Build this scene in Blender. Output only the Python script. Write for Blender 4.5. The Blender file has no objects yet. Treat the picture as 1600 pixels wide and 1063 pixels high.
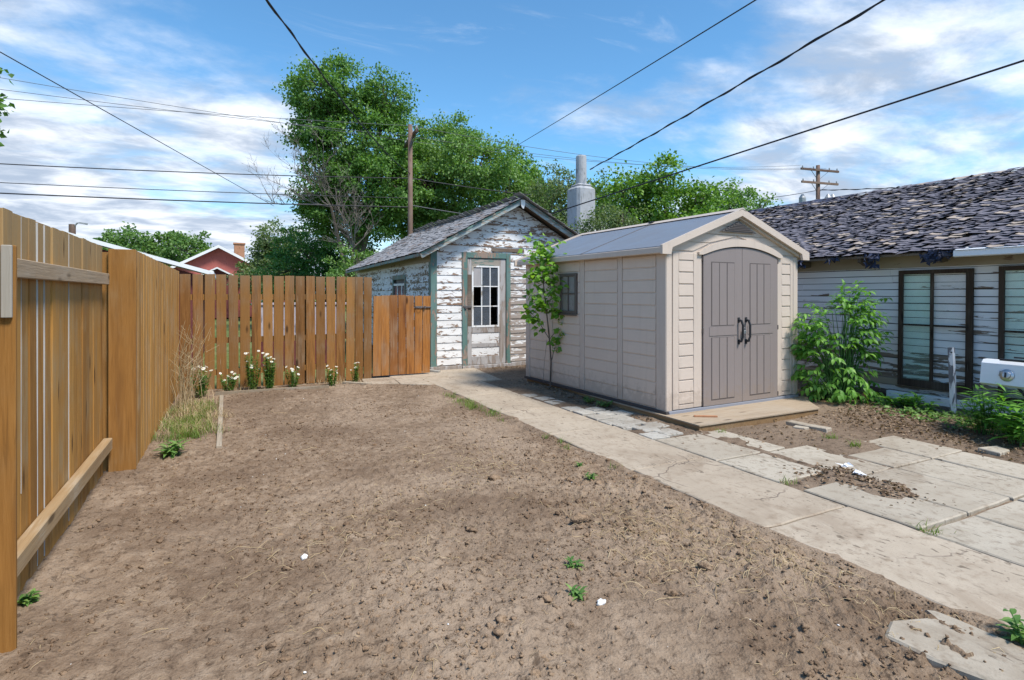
import bpy, math, random
import numpy as np
from mathutils import Vector, Matrix, Quaternion
R = math.radians
random.seed(7)
rng = np.random.default_rng(7)
scene = bpy.context.scene
col = scene.collection

# ------------------------------------------------------------------ camera, sky, sun, exposure
YAW = R(27.0)                       # camera heading, to the right of the yard's long axis
CT, ST = math.cos(YAW), math.sin(YAW)
cam_d = bpy.data.cameras.new('camera')
cam = bpy.data.objects.new('camera', cam_d); col.objects.link(cam)
cam.location = (0, 0, 1.5); cam.rotation_euler = (R(90), 0, -YAW)
cam_d.sensor_width = 36; cam_d.lens = 36 * 875 / 1600
cam_d.shift_y = -72.5 / 1600
cam_d.clip_start = 0.05; cam_d.clip_end = 3000
scene.camera = cam

SUN_EL = R(57); SX, SY = 0.42, -0.907
sun_dir = Vector((SX * math.cos(SUN_EL), SY * math.cos(SUN_EL), math.sin(SUN_EL))).normalized()
sd = bpy.data.lights.new('sun', 'SUN'); sd.energy = 2.8; sd.angle = R(13); sd.color = (1.0, 0.94, 0.85)
so = bpy.data.objects.new('sun', sd); col.objects.link(so)
so.rotation_euler = sun_dir.to_track_quat('Z', 'Y').to_euler()
so.location = (0, 0, 30)

scene.view_settings.view_transform = 'Standard'
scene.view_settings.look = 'None'
scene.view_settings.exposure = 0.98
scene.view_settings.gamma = 1
scene.render.engine = 'CYCLES'
scene.cycles.max_bounces = 5
scene.cycles.diffuse_bounces = 3
scene.cycles.transparent_max_bounces = 8

world = bpy.data.worlds.new('World'); scene.world = world; world.use_nodes = True
wt = world.node_tree; wt.nodes.clear()


class NT:
    """small helper for writing node trees"""
    def __init__(s, tree): s.t = tree
    def n(s, typ, **kw):
        nd = s.t.nodes.new(typ)
        for k, v in kw.items(): setattr(nd, k, v)
        return nd
    def set(s, sock, v):
        if v is None: return
        if isinstance(v, bpy.types.NodeSocket): s.t.links.new(v, sock)
        elif isinstance(v, (tuple, list)):
            if len(v) == 3 and sock.type == 'RGBA': v = (*v, 1)
            sock.default_value = v
        else: sock.default_value = v
    def coord(s, which='Object'): return s.n('ShaderNodeTexCoord').outputs[which]
    def vmath(s, op, a, b=None, scale=None):
        nd = s.n('ShaderNodeVectorMath', operation=op); s.set(nd.inputs[0], a)
        if b is not None: s.set(nd.inputs[1], b)
        if scale is not None: s.set(nd.inputs['Scale'], scale)
        return nd.outputs['Value' if op in ('DOT_PRODUCT', 'LENGTH', 'DISTANCE') else 'Vector']
    def math(s, op, a, b=None, clamp=False):
        nd = s.n('ShaderNodeMath', operation=op, use_clamp=clamp); s.set(nd.inputs[0], a)
        if b is not None: s.set(nd.inputs[1], b)
        return nd.outputs[0]
    def noise(s, vec, scale, detail=4, rough=0.55, dist=0.0):
        nd = s.n('ShaderNodeTexNoise'); s.set(nd.inputs['Vector'], vec)
        nd.inputs['Scale'].default_value = scale; nd.inputs['Detail'].default_value = detail
        nd.inputs['Roughness'].default_value = rough; nd.inputs['Distortion'].default_value = dist
        return nd.outputs['Fac']
    def voro(s, vec, scale, feature='F1', out='Distance'):
        nd = s.n('ShaderNodeTexVoronoi', feature=feature); s.set(nd.inputs['Vector'], vec)
        nd.inputs['Scale'].default_value = scale
        return nd.outputs[out]
    def ramp(s, fac, stops, interp='LINEAR'):
        nd = s.n('ShaderNodeValToRGB'); cr = nd.color_ramp; cr.interpolation = interp
        while len(cr.elements) < len(stops): cr.elements.new(0.5)
        for e, (p, c) in zip(cr.elements, stops):
            e.position = p
            e.color = (c, c, c, 1) if isinstance(c, (int, float)) else (*c, 1)
        s.set(nd.inputs[0], fac)
        return nd.outputs[0]
    def mix(s, fac, a, b, blend='MIX'):
        nd = s.n('ShaderNodeMix', data_type='RGBA', blend_type=blend)
        s.set(nd.inputs[0], fac); s.set(nd.inputs[6], a); s.set(nd.inputs[7], b)
        return nd.outputs[2]
    def rng(s, v, a, b, c, d, smooth=True):
        nd = s.n('ShaderNodeMapRange', interpolation_type='SMOOTHSTEP' if smooth else 'LINEAR')
        s.set(nd.inputs[0], v)
        for i, x in zip((1, 2, 3, 4), (a, b, c, d)): nd.inputs[i].default_value = x
        return nd.outputs[0]
    def bump(s, h, strength=0.5, dist=0.01, normal=None):
        nd = s.n('ShaderNodeBump'); s.set(nd.inputs['Height'], h)
        nd.inputs['Strength'].default_value = strength; nd.inputs['Distance'].default_value = dist
        if normal is not None: s.set(nd.inputs['Normal'], normal)
        return nd.outputs[0]
    def rand(s): return s.n('ShaderNodeObjectInfo').outputs['Random']
    def shifted(s, amt=37.0, which='Object'):
        """object coordinates moved by a random amount for every object"""
        r = s.rand()
        c = s.n('ShaderNodeCombineXYZ')
        s.set(c.inputs[0], s.math('MULTIPLY', r, amt)); s.set(c.inputs[1], s.math('MULTIPLY', r, amt * 1.7))
        s.set(c.inputs[2], s.math('MULTIPLY', r, amt * 0.6))
        return s.vmath('ADD', s.coord(which), c.outputs[0])


w = NT(wt)
sky = w.n('ShaderNodeTexSky', sky_type='NISHITA'); sky.sun_disc = False
sky.sun_elevation = SUN_EL; sky.sun_rotation = math.atan2(SX, SY)
sky.air_density = 1.0; sky.dust_density = 0.35; sky.ozone_density = 3.0; sky.altitude = 500
dirv = w.coord('Generated')
sep = w.n('ShaderNodeSeparateXYZ'); w.set(sep.inputs[0], dirv)
zc = w.math('MAXIMUM', sep.outputs[2], 0.0)
den = w.math('ADD', zc, 0.16)
cmb = w.n('ShaderNodeCombineXYZ')
w.set(cmb.inputs[0], w.math('DIVIDE', sep.outputs[0], den)); w.set(cmb.inputs[1], w.math('DIVIDE', sep.outputs[1], den))
plane = cmb.outputs[0]
mp = w.n('ShaderNodeMapping'); w.set(mp.inputs[0], plane)
mp.inputs['Rotation'].default_value = (0, 0, R(-38)); mp.inputs['Scale'].default_value = (0.85, 1.25, 1); mp.inputs['Location'].default_value = (3.3, 1.7, 0.4)
big = w.noise(mp.outputs[0], 1.15, 9, 0.60, 0.25)
mp2 = w.n('ShaderNodeMapping'); w.set(mp2.inputs[0], plane)
mp2.inputs['Rotation'].default_value = (0, 0, R(-20)); mp2.inputs['Scale'].default_value = (0.8, 2.6, 1); mp2.inputs['Location'].default_value = (9.3, 4.1, 0.4)
wisp = w.noise(mp2.outputs[0], 2.0, 8, 0.65, 0.8)
def toward(right, ahead, up, lo, hi):
    v = Vector((CT * right + ST * ahead, -ST * right + CT * ahead, up)).normalized()
    return w.rng(w.vmath('DOT_PRODUCT', dirv, tuple(v)), lo, hi, 0, 1)
bank_left = toward(-0.80, 1.0, 0.27, 0.90, 0.985)
bank_right = toward(0.85, 1.0, 0.22, 0.88, 0.99)
low = w.rng(zc, 0.02, 0.24, 0.30, 0.0)
cov = w.math('ADD', w.math('ADD', w.math('MULTIPLY', bank_left, 0.23), w.math('MULTIPLY', bank_right, 0.15)), low)
m1 = w.rng(w.math('ADD', big, cov), 0.52, 0.80, 0, 1)
m2 = w.math('MULTIPLY', w.rng(wisp, 0.54, 0.80, 0, 1), 0.40)
mask = w.math('MAXIMUM', m1, m2)
inner = w.noise(mp.outputs[0], 3.2, 7, 0.6, 0.3)
cloudc = w.mix(w.rng(inner, 0.36, 0.66, 0, 1), (1.75, 2.12, 2.7), (3.9, 4.1, 4.4))
skyc = w.mix(1.0, sky.outputs[0], (0.47, 0.72, 0.78), 'MULTIPLY')
fin = w.mix(mask, skyc, cloudc)
bg = w.n('ShaderNodeBackground'); w.set(bg.inputs[0], fin); bg.inputs[1].default_value = 0.145
wo = w.n('ShaderNodeOutputWorld'); wt.links.new(bg.outputs[0], wo.inputs[0])


# ------------------------------------------------------------------ helpers
def at(right, ahead, z=0.0):
    """plan position from metres to the right of and ahead of the place the photographer stood"""
    return Vector((CT * right + ST * ahead, -ST * right + CT * ahead, z))

class MB:
    """collects faces that become one mesh"""
    def __init__(s): s.v = []; s.f = []
    def add(s, vs, fs):
        o = len(s.v); s.v.extend([tuple(p) for p in vs]); s.f.extend([tuple(i + o for i in f) for f in fs])
        return s
    def box(s, x0, x1, y0, y1, z0, z1, ch=0.0):
        if x1 < x0: x0, x1 = x1, x0
        if y1 < y0: y0, y1 = y1, y0
        if ch <= 0:
            vs = [(x, y, z) for z in (z0, z1) for y in (y0, y1) for x in (x0, x1)]
            return s.add(vs, [(0, 2, 3, 1), (4, 5, 7, 6), (0, 1, 5, 4), (1, 3, 7, 5), (3, 2, 6, 7), (2, 0, 4, 6)])
        # chamfered box
        vs = []; c = ch
        for z, k in ((z0, c), (z0 + c, 0), (z1 - c, 0), (z1, c)):
            X0, X1, Y0, Y1 = x0 + k, x1 - k, y0 + k, y1 - k
            vs += [(X0 + c, Y0, z), (X1 - c, Y0, z), (X1, Y0 + c, z), (X1, Y1 - c, z), (X1 - c, Y1, z), (X0 + c, Y1, z), (X0, Y1 - c, z), (X0, Y0 + c, z)]
        fs = [tuple(range(7, -1, -1)), tuple(range(24, 32))]
        for l in range(3):
            for i in range(8):
                j = (i + 1) % 8
                fs.append((l * 8 + i, l * 8 + j, l * 8 + 8 + j, l * 8 + 8 + i))
        return s.add(vs, fs)
    def beam(s, p, q, wd, ht, up=(0, 0, 1)):
        """square bar from p to q, wd across and ht along up"""
        p, q, up = Vector(p), Vector(q), Vector(up)
        d = (q - p).normalized(); r = d.cross(up).normalized(); u = r.cross(d).normalized()
        vs = []
        for o in (p, q):
            for a, b in ((-1, -1), (1, -1), (1, 1), (-1, 1)): vs.append(o + r * a * wd / 2 + u * b * ht / 2)
        return s.add(vs, [(0, 3, 2, 1), (4, 5, 6, 7), (0, 1, 5, 4), (1, 2, 6, 5), (2, 3, 7, 6), (3, 0, 4, 7)])
    def tube(s, pts, rad, n=6, cap=True):
        pts = [Vector(p) for p in pts]
        if isinstance(rad, (int, float)): rad = [rad] * len(pts)
        vs = []; ref = None
        for i, p in enumerate(pts):
            d = (pts[min(i + 1, len(pts) - 1)] - pts[max(i - 1, 0)])
            d = d.normalized() if d.length > 1e-9 else Vector((0, 0, 1))
            if ref is None:
                ref = Vector((1, 0, 0)) if abs(d.x) < 0.9 else Vector((0, 1, 0))
            a = (ref - d * ref.dot(d)).normalized(); b = d.cross(a); ref = a
            for k in range(n):
                t = 2 * math.pi * k / n
                vs.append(p + (a * math.cos(t) + b * math.sin(t)) * rad[i])
        fs = []
        for i in range(len(pts) - 1):
            for k in range(n):
                k2 = (k + 1) % n
                fs.append((i * n + k, i * n + k2, i * n + n + k2, i * n + n + k))
        if cap: fs.append(tuple(range(n - 1, -1, -1))); fs.append(tuple(range((len(pts) - 1) * n, len(pts) * n)))
        return s.add(vs, fs)
    def prism(s, poly, axis_pt, ext):
        """poly: list of 3D points, extruded by vector ext"""
        ext = Vector(ext); n = len(poly); P = [Vector(p) for p in poly]
        vs = P + [p + ext for p in P]
        fs = [tuple(range(n - 1, -1, -1)), tuple(range(n, 2 * n))] + [(i, (i + 1) % n, n + (i + 1) % n, n + i) for i in range(n)]
        return s.add(vs, fs)
    def mesh(s, name, org=(0, 0, 0)):
        me = bpy.data.meshes.new(name)
        ox, oy, oz = org
        me.from_pydata([(a - ox, b - oy, c - oz) for a, b, c in s.v], [], s.f)
        return me

def np_mesh(name, V, F, org=(0, 0, 0), smooth=False):
    """V (n,3) array, F (m,k) array of equal sized faces"""
    me = bpy.data.meshes.new(name)
    V = np.asarray(V, dtype=np.float32) - np.asarray(org, dtype=np.float32)
    F = np.asarray(F, dtype=np.int32); m, k = F.shape
    me.vertices.add(len(V)); me.vertices.foreach_set('co', V.ravel())
    me.loops.add(m * k); me.loops.foreach_set('vertex_index', F.ravel())
    me.polygons.add(m); me.polygons.foreach_set('loop_start', np.arange(0, m * k, k, dtype=np.int32))
    me.polygons.foreach_set('loop_total', np.full(m, k, dtype=np.int32))
    if smooth: me.polygons.foreach_set('use_smooth', np.ones(m, dtype=bool))
    me.update(calc_edges=True)
    return me

ORG = {}
def thing(name, label, cat, loc=(0, 0, 0), group=None, kind=None):
    o = bpy.data.objects.new(name, None); col.objects.link(o); o.location = loc
    o.empty_display_size = 0.1
    if label: o['label'] = label
    if cat: o['category'] = cat
    if group: o['group'] = group
    if kind: o['kind'] = kind
    ORG[o] = tuple(loc)
    return o
def obj(name, mb, mat, parent=None, smooth=False, **props):
    org = ORG.get(parent, (0, 0, 0)) if parent is not None else (0, 0, 0)
    if parent is not None and parent not in ORG and parent.parent is not None: org = ORG[parent.parent]
    me = mb if isinstance(mb, bpy.types.Mesh) else mb.mesh(name, org)
    o = bpy.data.objects.new(name, me); col.objects.link(o)
    if mat is not None and not me.materials: me.materials.append(mat)
    if smooth: me.polygons.foreach_set('use_smooth', [True] * len(me.polygons))
    if parent is not None: o.parent = parent
    for k, v in props.items(): o[k] = v
    if parent is None: ORG[o] = (0, 0, 0)
    return o
def solo(name, mb, mat, label, cat, loc=None, group=None, smooth=False):
    """a thing that is one mesh, its origin at loc"""
    org = loc or (0, 0, 0)
    me = mb if isinstance(mb, bpy.types.Mesh) else mb.mesh(name, org)
    o = obj(name, me, mat, None, smooth); o.location = org
    o['label'] = label; o['category'] = cat
    if group: o['group'] = group
    ORG[o] = tuple(org)
    return o

# value noise on a lattice, vectorised
_LAT = {}
def _lat(seed):
    if seed not in _LAT: _LAT[seed] = np.random.default_rng(seed).random((256, 256)).astype(np.float32)
    return _LAT[seed]
def vnoise(x, y, seed=0):
    L = _lat(seed)
    xi = np.floor(x).astype(int); yi = np.floor(y).astype(int)
    fx = x - xi; fy = y - yi
    fx = fx * fx * (3 - 2 * fx); fy = fy * fy * (3 - 2 * fy)
    a = L[xi & 255, yi & 255]; b = L[(xi + 1) & 255, yi & 255]; c = L[xi & 255, (yi + 1) & 255]; d = L[(xi + 1) & 255, (yi + 1) & 255]
    return (a * (1 - fx) + b * fx) * (1 - fy) + (c * (1 - fx) + d * fx) * fy
def fbm(x, y, octv=4, seed=0, gain=0.5):
    t = 0; a = 1; s = 0
    for o in range(octv):
        t = t + a * vnoise(x * 2 ** o + 17.3 * o, y * 2 ** o + 9.1 * o, seed + o); s += a; a *= gain
    return t / s - 0.5
# ------------------------------------------------------------------ materials
def new_mat(name):
    m = bpy.data.materials.new(name); m.use_nodes = True
    t = m.node_tree; t.nodes.clear()
    s = NT(t)
    b = s.n('ShaderNodeBsdfPrincipled'); o = s.n('ShaderNodeOutputMaterial')
    t.links.new(b.outputs[0], o.inputs[0])
    s.b, s.o = b, o
    return m, s
def fin_mat(s, colr, rough=0.8, normal=None, spec=0.3, metal=0.0):
    s.set(s.b.inputs['Base Color'], colr); s.set(s.b.inputs['Roughness'], rough)
    s.set(s.b.inputs['Specular IOR Level'], spec); s.set(s.b.inputs['Metallic'], metal)
    if normal is not None: s.set(s.b.inputs['Normal'], normal)
def scaled(s, v, sc):
    mp = s.n('ShaderNodeMapping'); s.set(mp.inputs[0], v); mp.inputs['Scale'].default_value = sc
    return mp.outputs[0]

def fence_wood(name, c0, c1, c2, grey, dark, axis=2, grey_top=None):
    """stained softwood: grain along axis, darker streaks, knots, weathered grey patches"""
    m, s = new_mat(name)
    v = s.shifted()
    sc = [26, 26, 26]; sc[axis] = 1.6
    grain = s.noise(scaled(s, v, sc), 2.2, 6, 0.65, 0.5)
    sc2 = [9, 9, 9]; sc2[axis] = 0.7
    streak = s.noise(scaled(s, v, sc2), 1.3, 4, 0.6, 0.3)
    blotch = s.noise(v, 2.3, 3, 0.5)
    colr = s.ramp(grain, [(0.25, c0), (0.5, c1), (0.78, c2)])
    colr = s.mix(s.rng(streak, 0.48, 0.70, 0, 0.85), colr, dark)
    fs_ = [70, 70, 70]; fs_[axis] = 2.2
    fine = s.noise(scaled(s, v, fs_), 1.0, 4, 0.6, 0.6)
    colr = s.mix(s.rng(fine, 0.52, 0.70, 0, 0.55), colr, tuple(x * 0.6 for x in dark))
    r = s.rand()
    colr = s.mix(s.rng(r, 0.0, 1.0, 0.0, 0.70, False), colr, dark)
    r2 = s.math('FRACT', s.math('MULTIPLY', r, 17.31))
    colr = s.mix(s.math('MULTIPLY', r2, 0.45), colr, c2)
    gm = s.math('MULTIPLY', s.rng(blotch, 0.44, 0.72, 0, 1), s.rng(grain, 0.35, 0.6, 0.15, 1))
    if grey_top:
        sp = s.n('ShaderNodeSeparateXYZ'); s.set(sp.inputs[0], s.coord('Object'))
        top = s.rng(s.math('ADD', sp.outputs[2], s.math('MULTIPLY', s.math('SUBTRACT', streak, 0.5), 0.9)), grey_top - 0.35, grey_top + 0.25, 0, 0.75)
        gm = s.math('MAXIMUM', s.math('MULTIPLY', gm, 0.8), top)
    else:
        gm = s.math('MULTIPLY', gm, 0.5)
    colr = s.mix(gm, colr, grey)
    sck = [5, 5, 5]; sck[axis] = 1.5
    kn = s.voro(scaled(s, v, sck), 1.0)
    colr = s.mix(s.rng(kn, 0.06, 0.15, 0.85, 0.0), colr, tuple(x * 0.35 for x in dark))
    # small pale scuffs
    scf = [60, 60, 60]; scf[axis] = 2.0
    sf = s.noise(scaled(s, v, scf), 1.6, 2, 0.5)
    colr = s.mix(s.rng(sf, 0.70, 0.76, 0, 0.35), colr, (0.5, 0.42, 0.3))
    nrm = s.bump(s.math('ADD', grain, s.math('ADD', fine, s.math('MULTIPLY', streak, 0.6))), 0.5, 0.004)
    fin_mat(s, colr, 0.82, nrm, 0.25)
    return m

M = {}
M['fence_gold'] = fence_wood('fence_gold', (0.254, 0.120, 0.024), (0.381, 0.185, 0.041), (0.521, 0.267, 0.069), (0.329, 0.232, 0.119), (0.191, 0.081, 0.017), grey_top=1.62)
M['fence_gold_narrow'] = fence_wood('fence_gold_narrow', (0.277, 0.132, 0.030), (0.408, 0.203, 0.048), (0.518, 0.280, 0.084), (0.361, 0.246, 0.138), (0.240, 0.110, 0.028), grey_top=1.95)
M['fence_brown'] = fence_wood('fence_brown', (0.151, 0.064, 0.017), (0.262, 0.113, 0.029), (0.380, 0.191, 0.056), (0.223, 0.144, 0.082), (0.095, 0.041, 0.012), grey_top=1.70)
M['gate_orange'] = fence_wood('gate_orange', (0.198, 0.070, 0.015), (0.353, 0.139, 0.031), (0.468, 0.215, 0.061), (0.292, 0.185, 0.110), (0.114, 0.035, 0.011), grey_top=1.52)
M['post_brown'] = fence_wood('post_brown', (0.202, 0.090, 0.019), (0.293, 0.135, 0.030), (0.383, 0.191, 0.052), (0.270, 0.180, 0.093), (0.134, 0.056, 0.014))
M['rail_grey'] = fence_wood('rail_grey', (0.240, 0.168, 0.102), (0.336, 0.240, 0.156), (0.432, 0.324, 0.216), (0.396, 0.348, 0.288), (0.228, 0.150, 0.084), axis=1)
M['rail_pale'] = fence_wood('rail_pale', (0.34, 0.23, 0.12), (0.44, 0.32, 0.18), (0.52, 0.41, 0.26), (0.45, 0.38, 0.29), (0.28, 0.17, 0.08), axis=1)
M['grey_plank'] = fence_wood('grey_plank', (0.26, 0.24, 0.21), (0.34, 0.32, 0.28), (0.40, 0.38, 0.34), (0.36, 0.35, 0.34), (0.25, 0.21, 0.17))
M['pale_edge'] = fence_wood('pale_edge', (0.360, 0.338, 0.323), (0.435, 0.420, 0.413), (0.495, 0.480, 0.465), (0.450, 0.435, 0.427), (0.300, 0.262, 0.225))  # pale tone imitates sun catching the edges of a few fence boards
M['edging_wood'] = fence_wood('edging_wood', (0.26, 0.21, 0.16), (0.34, 0.28, 0.21), (0.42, 0.36, 0.28), (0.38, 0.34, 0.29), (0.2, 0.15, 0.1), axis=1)
M['plank_floor'] = fence_wood('plank_floor', (0.27, 0.20, 0.135), (0.36, 0.28, 0.20), (0.44, 0.36, 0.27), (0.37, 0.32, 0.26), (0.23, 0.16, 0.1), axis=0)
M['timber_side'] = fence_wood('timber_side', (0.22, 0.13, 0.06), (0.30, 0.19, 0.09), (0.38, 0.26, 0.14), (0.30, 0.24, 0.17), (0.15, 0.085, 0.04), axis=1)
M['pole_wood'] = fence_wood('pole_wood', (0.12, 0.075, 0.055), (0.18, 0.115, 0.085), (0.25, 0.17, 0.13), (0.24, 0.2, 0.17), (0.09, 0.05, 0.04))
M['raw_roof_wood'] = fence_wood('raw_roof_wood', (0.09, 0.065, 0.05), (0.16, 0.12, 0.09), (0.22, 0.17, 0.13), (0.24, 0.21, 0.18), (0.06, 0.04, 0.03), axis=0)
M['dark_sash'] = fence_wood('dark_sash', (0.030, 0.018, 0.012), (0.055, 0.034, 0.022), (0.095, 0.065, 0.045), (0.14, 0.115, 0.09), (0.02, 0.012, 0.008))
M['log_end'] = fence_wood('log_end', (0.42, 0.19, 0.09), (0.50, 0.26, 0.14), (0.55, 0.32, 0.19), (0.4, 0.3, 0.2), (0.3, 0.12, 0.06))
M['bark'] = fence_wood('bark', (0.07, 0.052, 0.04), (0.11, 0.085, 0.068), (0.16, 0.13, 0.105), (0.2, 0.17, 0.15), (0.045, 0.033, 0.025))
M['dead_wood'] = fence_wood('dead_wood', (0.160, 0.132, 0.112), (0.224, 0.192, 0.168), (0.288, 0.256, 0.224), (0.304, 0.280, 0.264), (0.128, 0.104, 0.088))

def peeling(name, paint, paint2, wood0, wood1, amount, along=0, big=0.9, fine=1.0, stretch=0.22, edge=False):
    """paint flaking off weathered boards; amount is the share that has gone"""
    m, s = new_mat(name)
    v = s.shifted(11.0)
    sc = [7 * fine] * 3; sc[along] = 7 * fine * stretch
    sv = scaled(s, v, sc)
    n1 = s.noise(sv, 1.5, 7, 0.62, 0.9)
    n2 = s.noise(s.coord('Object'), big, 3, 0.5)
    th = s.math('ADD', s.math('MULTIPLY', s.math('SUBTRACT', n2, 0.5), 0.42), s.math('MULTIPLY', s.math('SUBTRACT', s.rand(), 0.5), 0.06))
    if edge:
        gz_ = s.n('ShaderNodeSeparateXYZ'); s.set(gz_.inputs[0], s.coord('Generated'))
        th = s.math('ADD', th, s.rng(gz_.outputs[2], 0.0, 0.55, 0.06, -0.03))
    msk = s.rng(s.math('ADD', n1, th), 0.66 - amount * 0.36, 0.675 - amount * 0.36, 0, 1)
    gs = [55, 55, 55]; gs[along] = 2
    grain = s.noise(scaled(s, v, gs), 1.0, 5, 0.6, 0.3)
    woodc = s.ramp(grain, [(0.3, wood0), (0.7, wood1)])
    dirt = s.noise(sv, 0.6, 5, 0.6)
    pc = s.mix(s.rng(dirt, 0.42, 0.72, 0, 0.8), paint, paint2)
    edge = s.rng(s.math('ABSOLUTE', s.math('SUBTRACT', s.math('ADD', n1, th), 0.667 - amount * 0.36)), 0.0, 0.02, 0.55, 0.0)
    pc = s.mix(edge, pc, tuple(x * 0.45 for x in wood1))
    colr = s.mix(msk, pc, woodc)
    hgt = s.math('ADD', s.math('MULTIPLY', msk, -1.0), s.math('MULTIPLY', grain, 0.18))
    nrm = s.bump(hgt, 0.7, 0.003)
    fin_mat(s, colr, s.mix(msk, (0.55, 0.55, 0.55), (0.9, 0.9, 0.9)), nrm, 0.3)
    return m
W0, W1 = (0.15, 0.10, 0.07), (0.27, 0.215, 0.17)
M['peel_front'] = peeling('peel_front', (0.760, 0.752, 0.744), (0.627, 0.611, 0.595), (0.190, 0.108, 0.065), (0.304, 0.226, 0.177), 0.28, 0, fine=2.0, stretch=0.30, edge=True)
M['peel_bare'] = peeling('peel_bare', (0.74, 0.74, 0.74), (0.55, 0.54, 0.53), (0.24, 0.195, 0.165), (0.42, 0.37, 0.335), 0.62, 0, fine=1.8, edge=True)
M['peel_side'] = peeling('peel_side', (0.713, 0.736, 0.770), (0.529, 0.517, 0.506), (0.161, 0.115, 0.075), (0.299, 0.230, 0.161), 0.40, 1, fine=1.9, stretch=0.35, edge=True)
M['peel_house'] = peeling('peel_house', (0.80, 0.80, 0.81), (0.66, 0.66, 0.67), W0, W1, 0.10, 1, big=0.7, stretch=0.10, fine=1.4, edge=True)
M['peel_house_low'] = peeling('peel_house_low', (0.72, 0.72, 0.72), (0.55, 0.53, 0.5), (0.16, 0.12, 0.085), (0.30, 0.25, 0.2), 0.50, 1, big=0.7, stretch=0.12, fine=1.5, edge=True)
M['beige_frieze'] = peeling('beige_frieze', (0.36, 0.31, 0.23), (0.29, 0.24, 0.17), W0, W1, 0.05, 1)
M['peel_green'] = peeling('peel_green', (0.10, 0.185, 0.165), (0.17, 0.25, 0.235), (0.22, 0.14, 0.10), (0.33, 0.27, 0.23), 0.34, 2, fine=1.2)
M['peel_green_x'] = peeling('peel_green_x', (0.11, 0.19, 0.165), (0.18, 0.26, 0.235), (0.25, 0.21, 0.17), (0.36, 0.33, 0.29), 0.38, 0, fine=1.2)
M['barge_pale'] = peeling('barge_pale', (0.36, 0.41, 0.41), (0.26, 0.31, 0.31), (0.25, 0.21, 0.17), (0.36, 0.33, 0.29), 0.35, 0, fine=1.4)
M['door_grey'] = peeling('door_grey', (0.40, 0.38, 0.37), (0.30, 0.28, 0.27), (0.22, 0.17, 0.14), (0.36, 0.32, 0.29), 0.45, 2)
M['white_sash'] = peeling('white_sash', (0.78, 0.78, 0.78), (0.66, 0.65, 0.62), (0.35, 0.3, 0.24), (0.45, 0.4, 0.33), 0.12, 2)
M['white_post'] = peeling('white_post', (0.74, 0.75, 0.78), (0.60, 0.62, 0.66), (0.13, 0.135, 0.15), (0.25, 0.25, 0.27), 0.42, 2)
M['white_channel'] = peeling('white_channel', (0.72, 0.73, 0.75), (0.60, 0.6, 0.62), (0.2, 0.17, 0.14), (0.3, 0.26, 0.22), 0.08, 1)

def plastic(name, c, rough=0.5, grain=1, axis=0, amt=0.10, mud=False):
    m, s = new_mat(name)
    v = s.shifted(9)
    sc = [60, 60, 60]; sc[axis] = 5
    g1 = s.noise(scaled(s, v, sc), 1.0, 5, 0.6, 0.8)
    d = s.noise(s.coord('Object'), 1.7, 5, 0.6)
    colr = s.mix(s.rng(d, 0.35, 0.75, 0, amt * 2.2), c, tuple(x * 0.78 for x in c))
    colr = s.mix(s.rng(g1, 0.3, 0.7, 0.0, 0.12), colr, tuple(x * 0.7 for x in c))
    if mud:
        sz = s.n('ShaderNodeSeparateXYZ'); s.set(sz.inputs[0], s.coord('Object'))
        sp_ = s.noise(s.coord('Object'), 9, 6, 0.7)
        mm = s.rng(s.math('SUBTRACT', sz.outputs[2], s.math('MULTIPLY', s.math('SUBTRACT', sp_, 0.35), 1.0)), 0.02, 0.22, 0.32, 0)
        colr = s.mix(mm, colr, (0.24, 0.18, 0.13))
        st_ = s.noise(scaled(s, s.coord('Object'), (14, 14, 0.9)), 1.0, 4, 0.6)
        colr = s.mix(s.rng(st_, 0.52, 0.75, 0, 0.22), colr, tuple(x * 0.62 for x in c))
    fin_mat(s, colr, s.rng(d, 0.3, 0.7, rough - 0.06, rough + 0.12), s.bump(g1, 0.3 * grain, 0.002), 0.4)
    return m
M['resin'] = plastic('resin', (0.629, 0.519, 0.429), 0.52, 1, 1, mud=True)
M['resin_front'] = plastic('resin_front', (0.572, 0.478, 0.405), 0.52, 1, 0, mud=True)
M['resin_smooth'] = plastic('resin_smooth', (0.572, 0.478, 0.405), 0.48, 0.25, 2, mud=True)
M['resin_door'] = plastic('resin_door', (0.247, 0.209, 0.198), 0.42, 0.5, 2, mud=True)
M['resin_groove'] = plastic('resin_groove', (0.10, 0.083, 0.077), 0.6, 0.4, 2)
M['resin_window'] = plastic('resin_window', (0.12, 0.098, 0.085), 0.5, 0.4, 2)
M['resin_roof'] = plastic('resin_roof', (0.185, 0.200, 0.233), 0.42, 0.7, 0, 0.14)
M['vent_dark'] = plastic('vent_dark', (0.12, 0.105, 0.10), 0.6, 0.4, 0)
M['handle'] = plastic('handle', (0.022, 0.023, 0.028), 0.35, 0.2, 2)
M['sill_grey'] = plastic('sill_grey', (0.24, 0.25, 0.29), 0.5, 0.3, 0)
M['base_dark'] = plastic('base_dark', (0.055, 0.05, 0.052), 0.6, 0.4, 1)
M['gutter_white'] = plastic('gutter_white', (0.78, 0.79, 0.82), 0.4, 0.2, 1)
M['grill_white'] = plastic('grill_white', (0.76, 0.77, 0.80), 0.35, 0.1, 1)
M['black_metal'] = plastic('black_metal', (0.02, 0.02, 0.022), 0.45, 0.3, 1)
M['trim_white'] = plastic('trim_white', (0.78, 0.78, 0.80), 0.45, 0.2, 0)
M['wire_black'] = plastic('wire_black', (0.016, 0.017, 0.026), 0.6, 0.2, 0)
M['wire_grey'] = plastic('wire_grey', (0.10, 0.105, 0.12), 0.6, 0.2, 0)
M['insulator'] = plastic('insulator', (0.35, 0.36, 0.38), 0.3, 0.2, 0)
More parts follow.
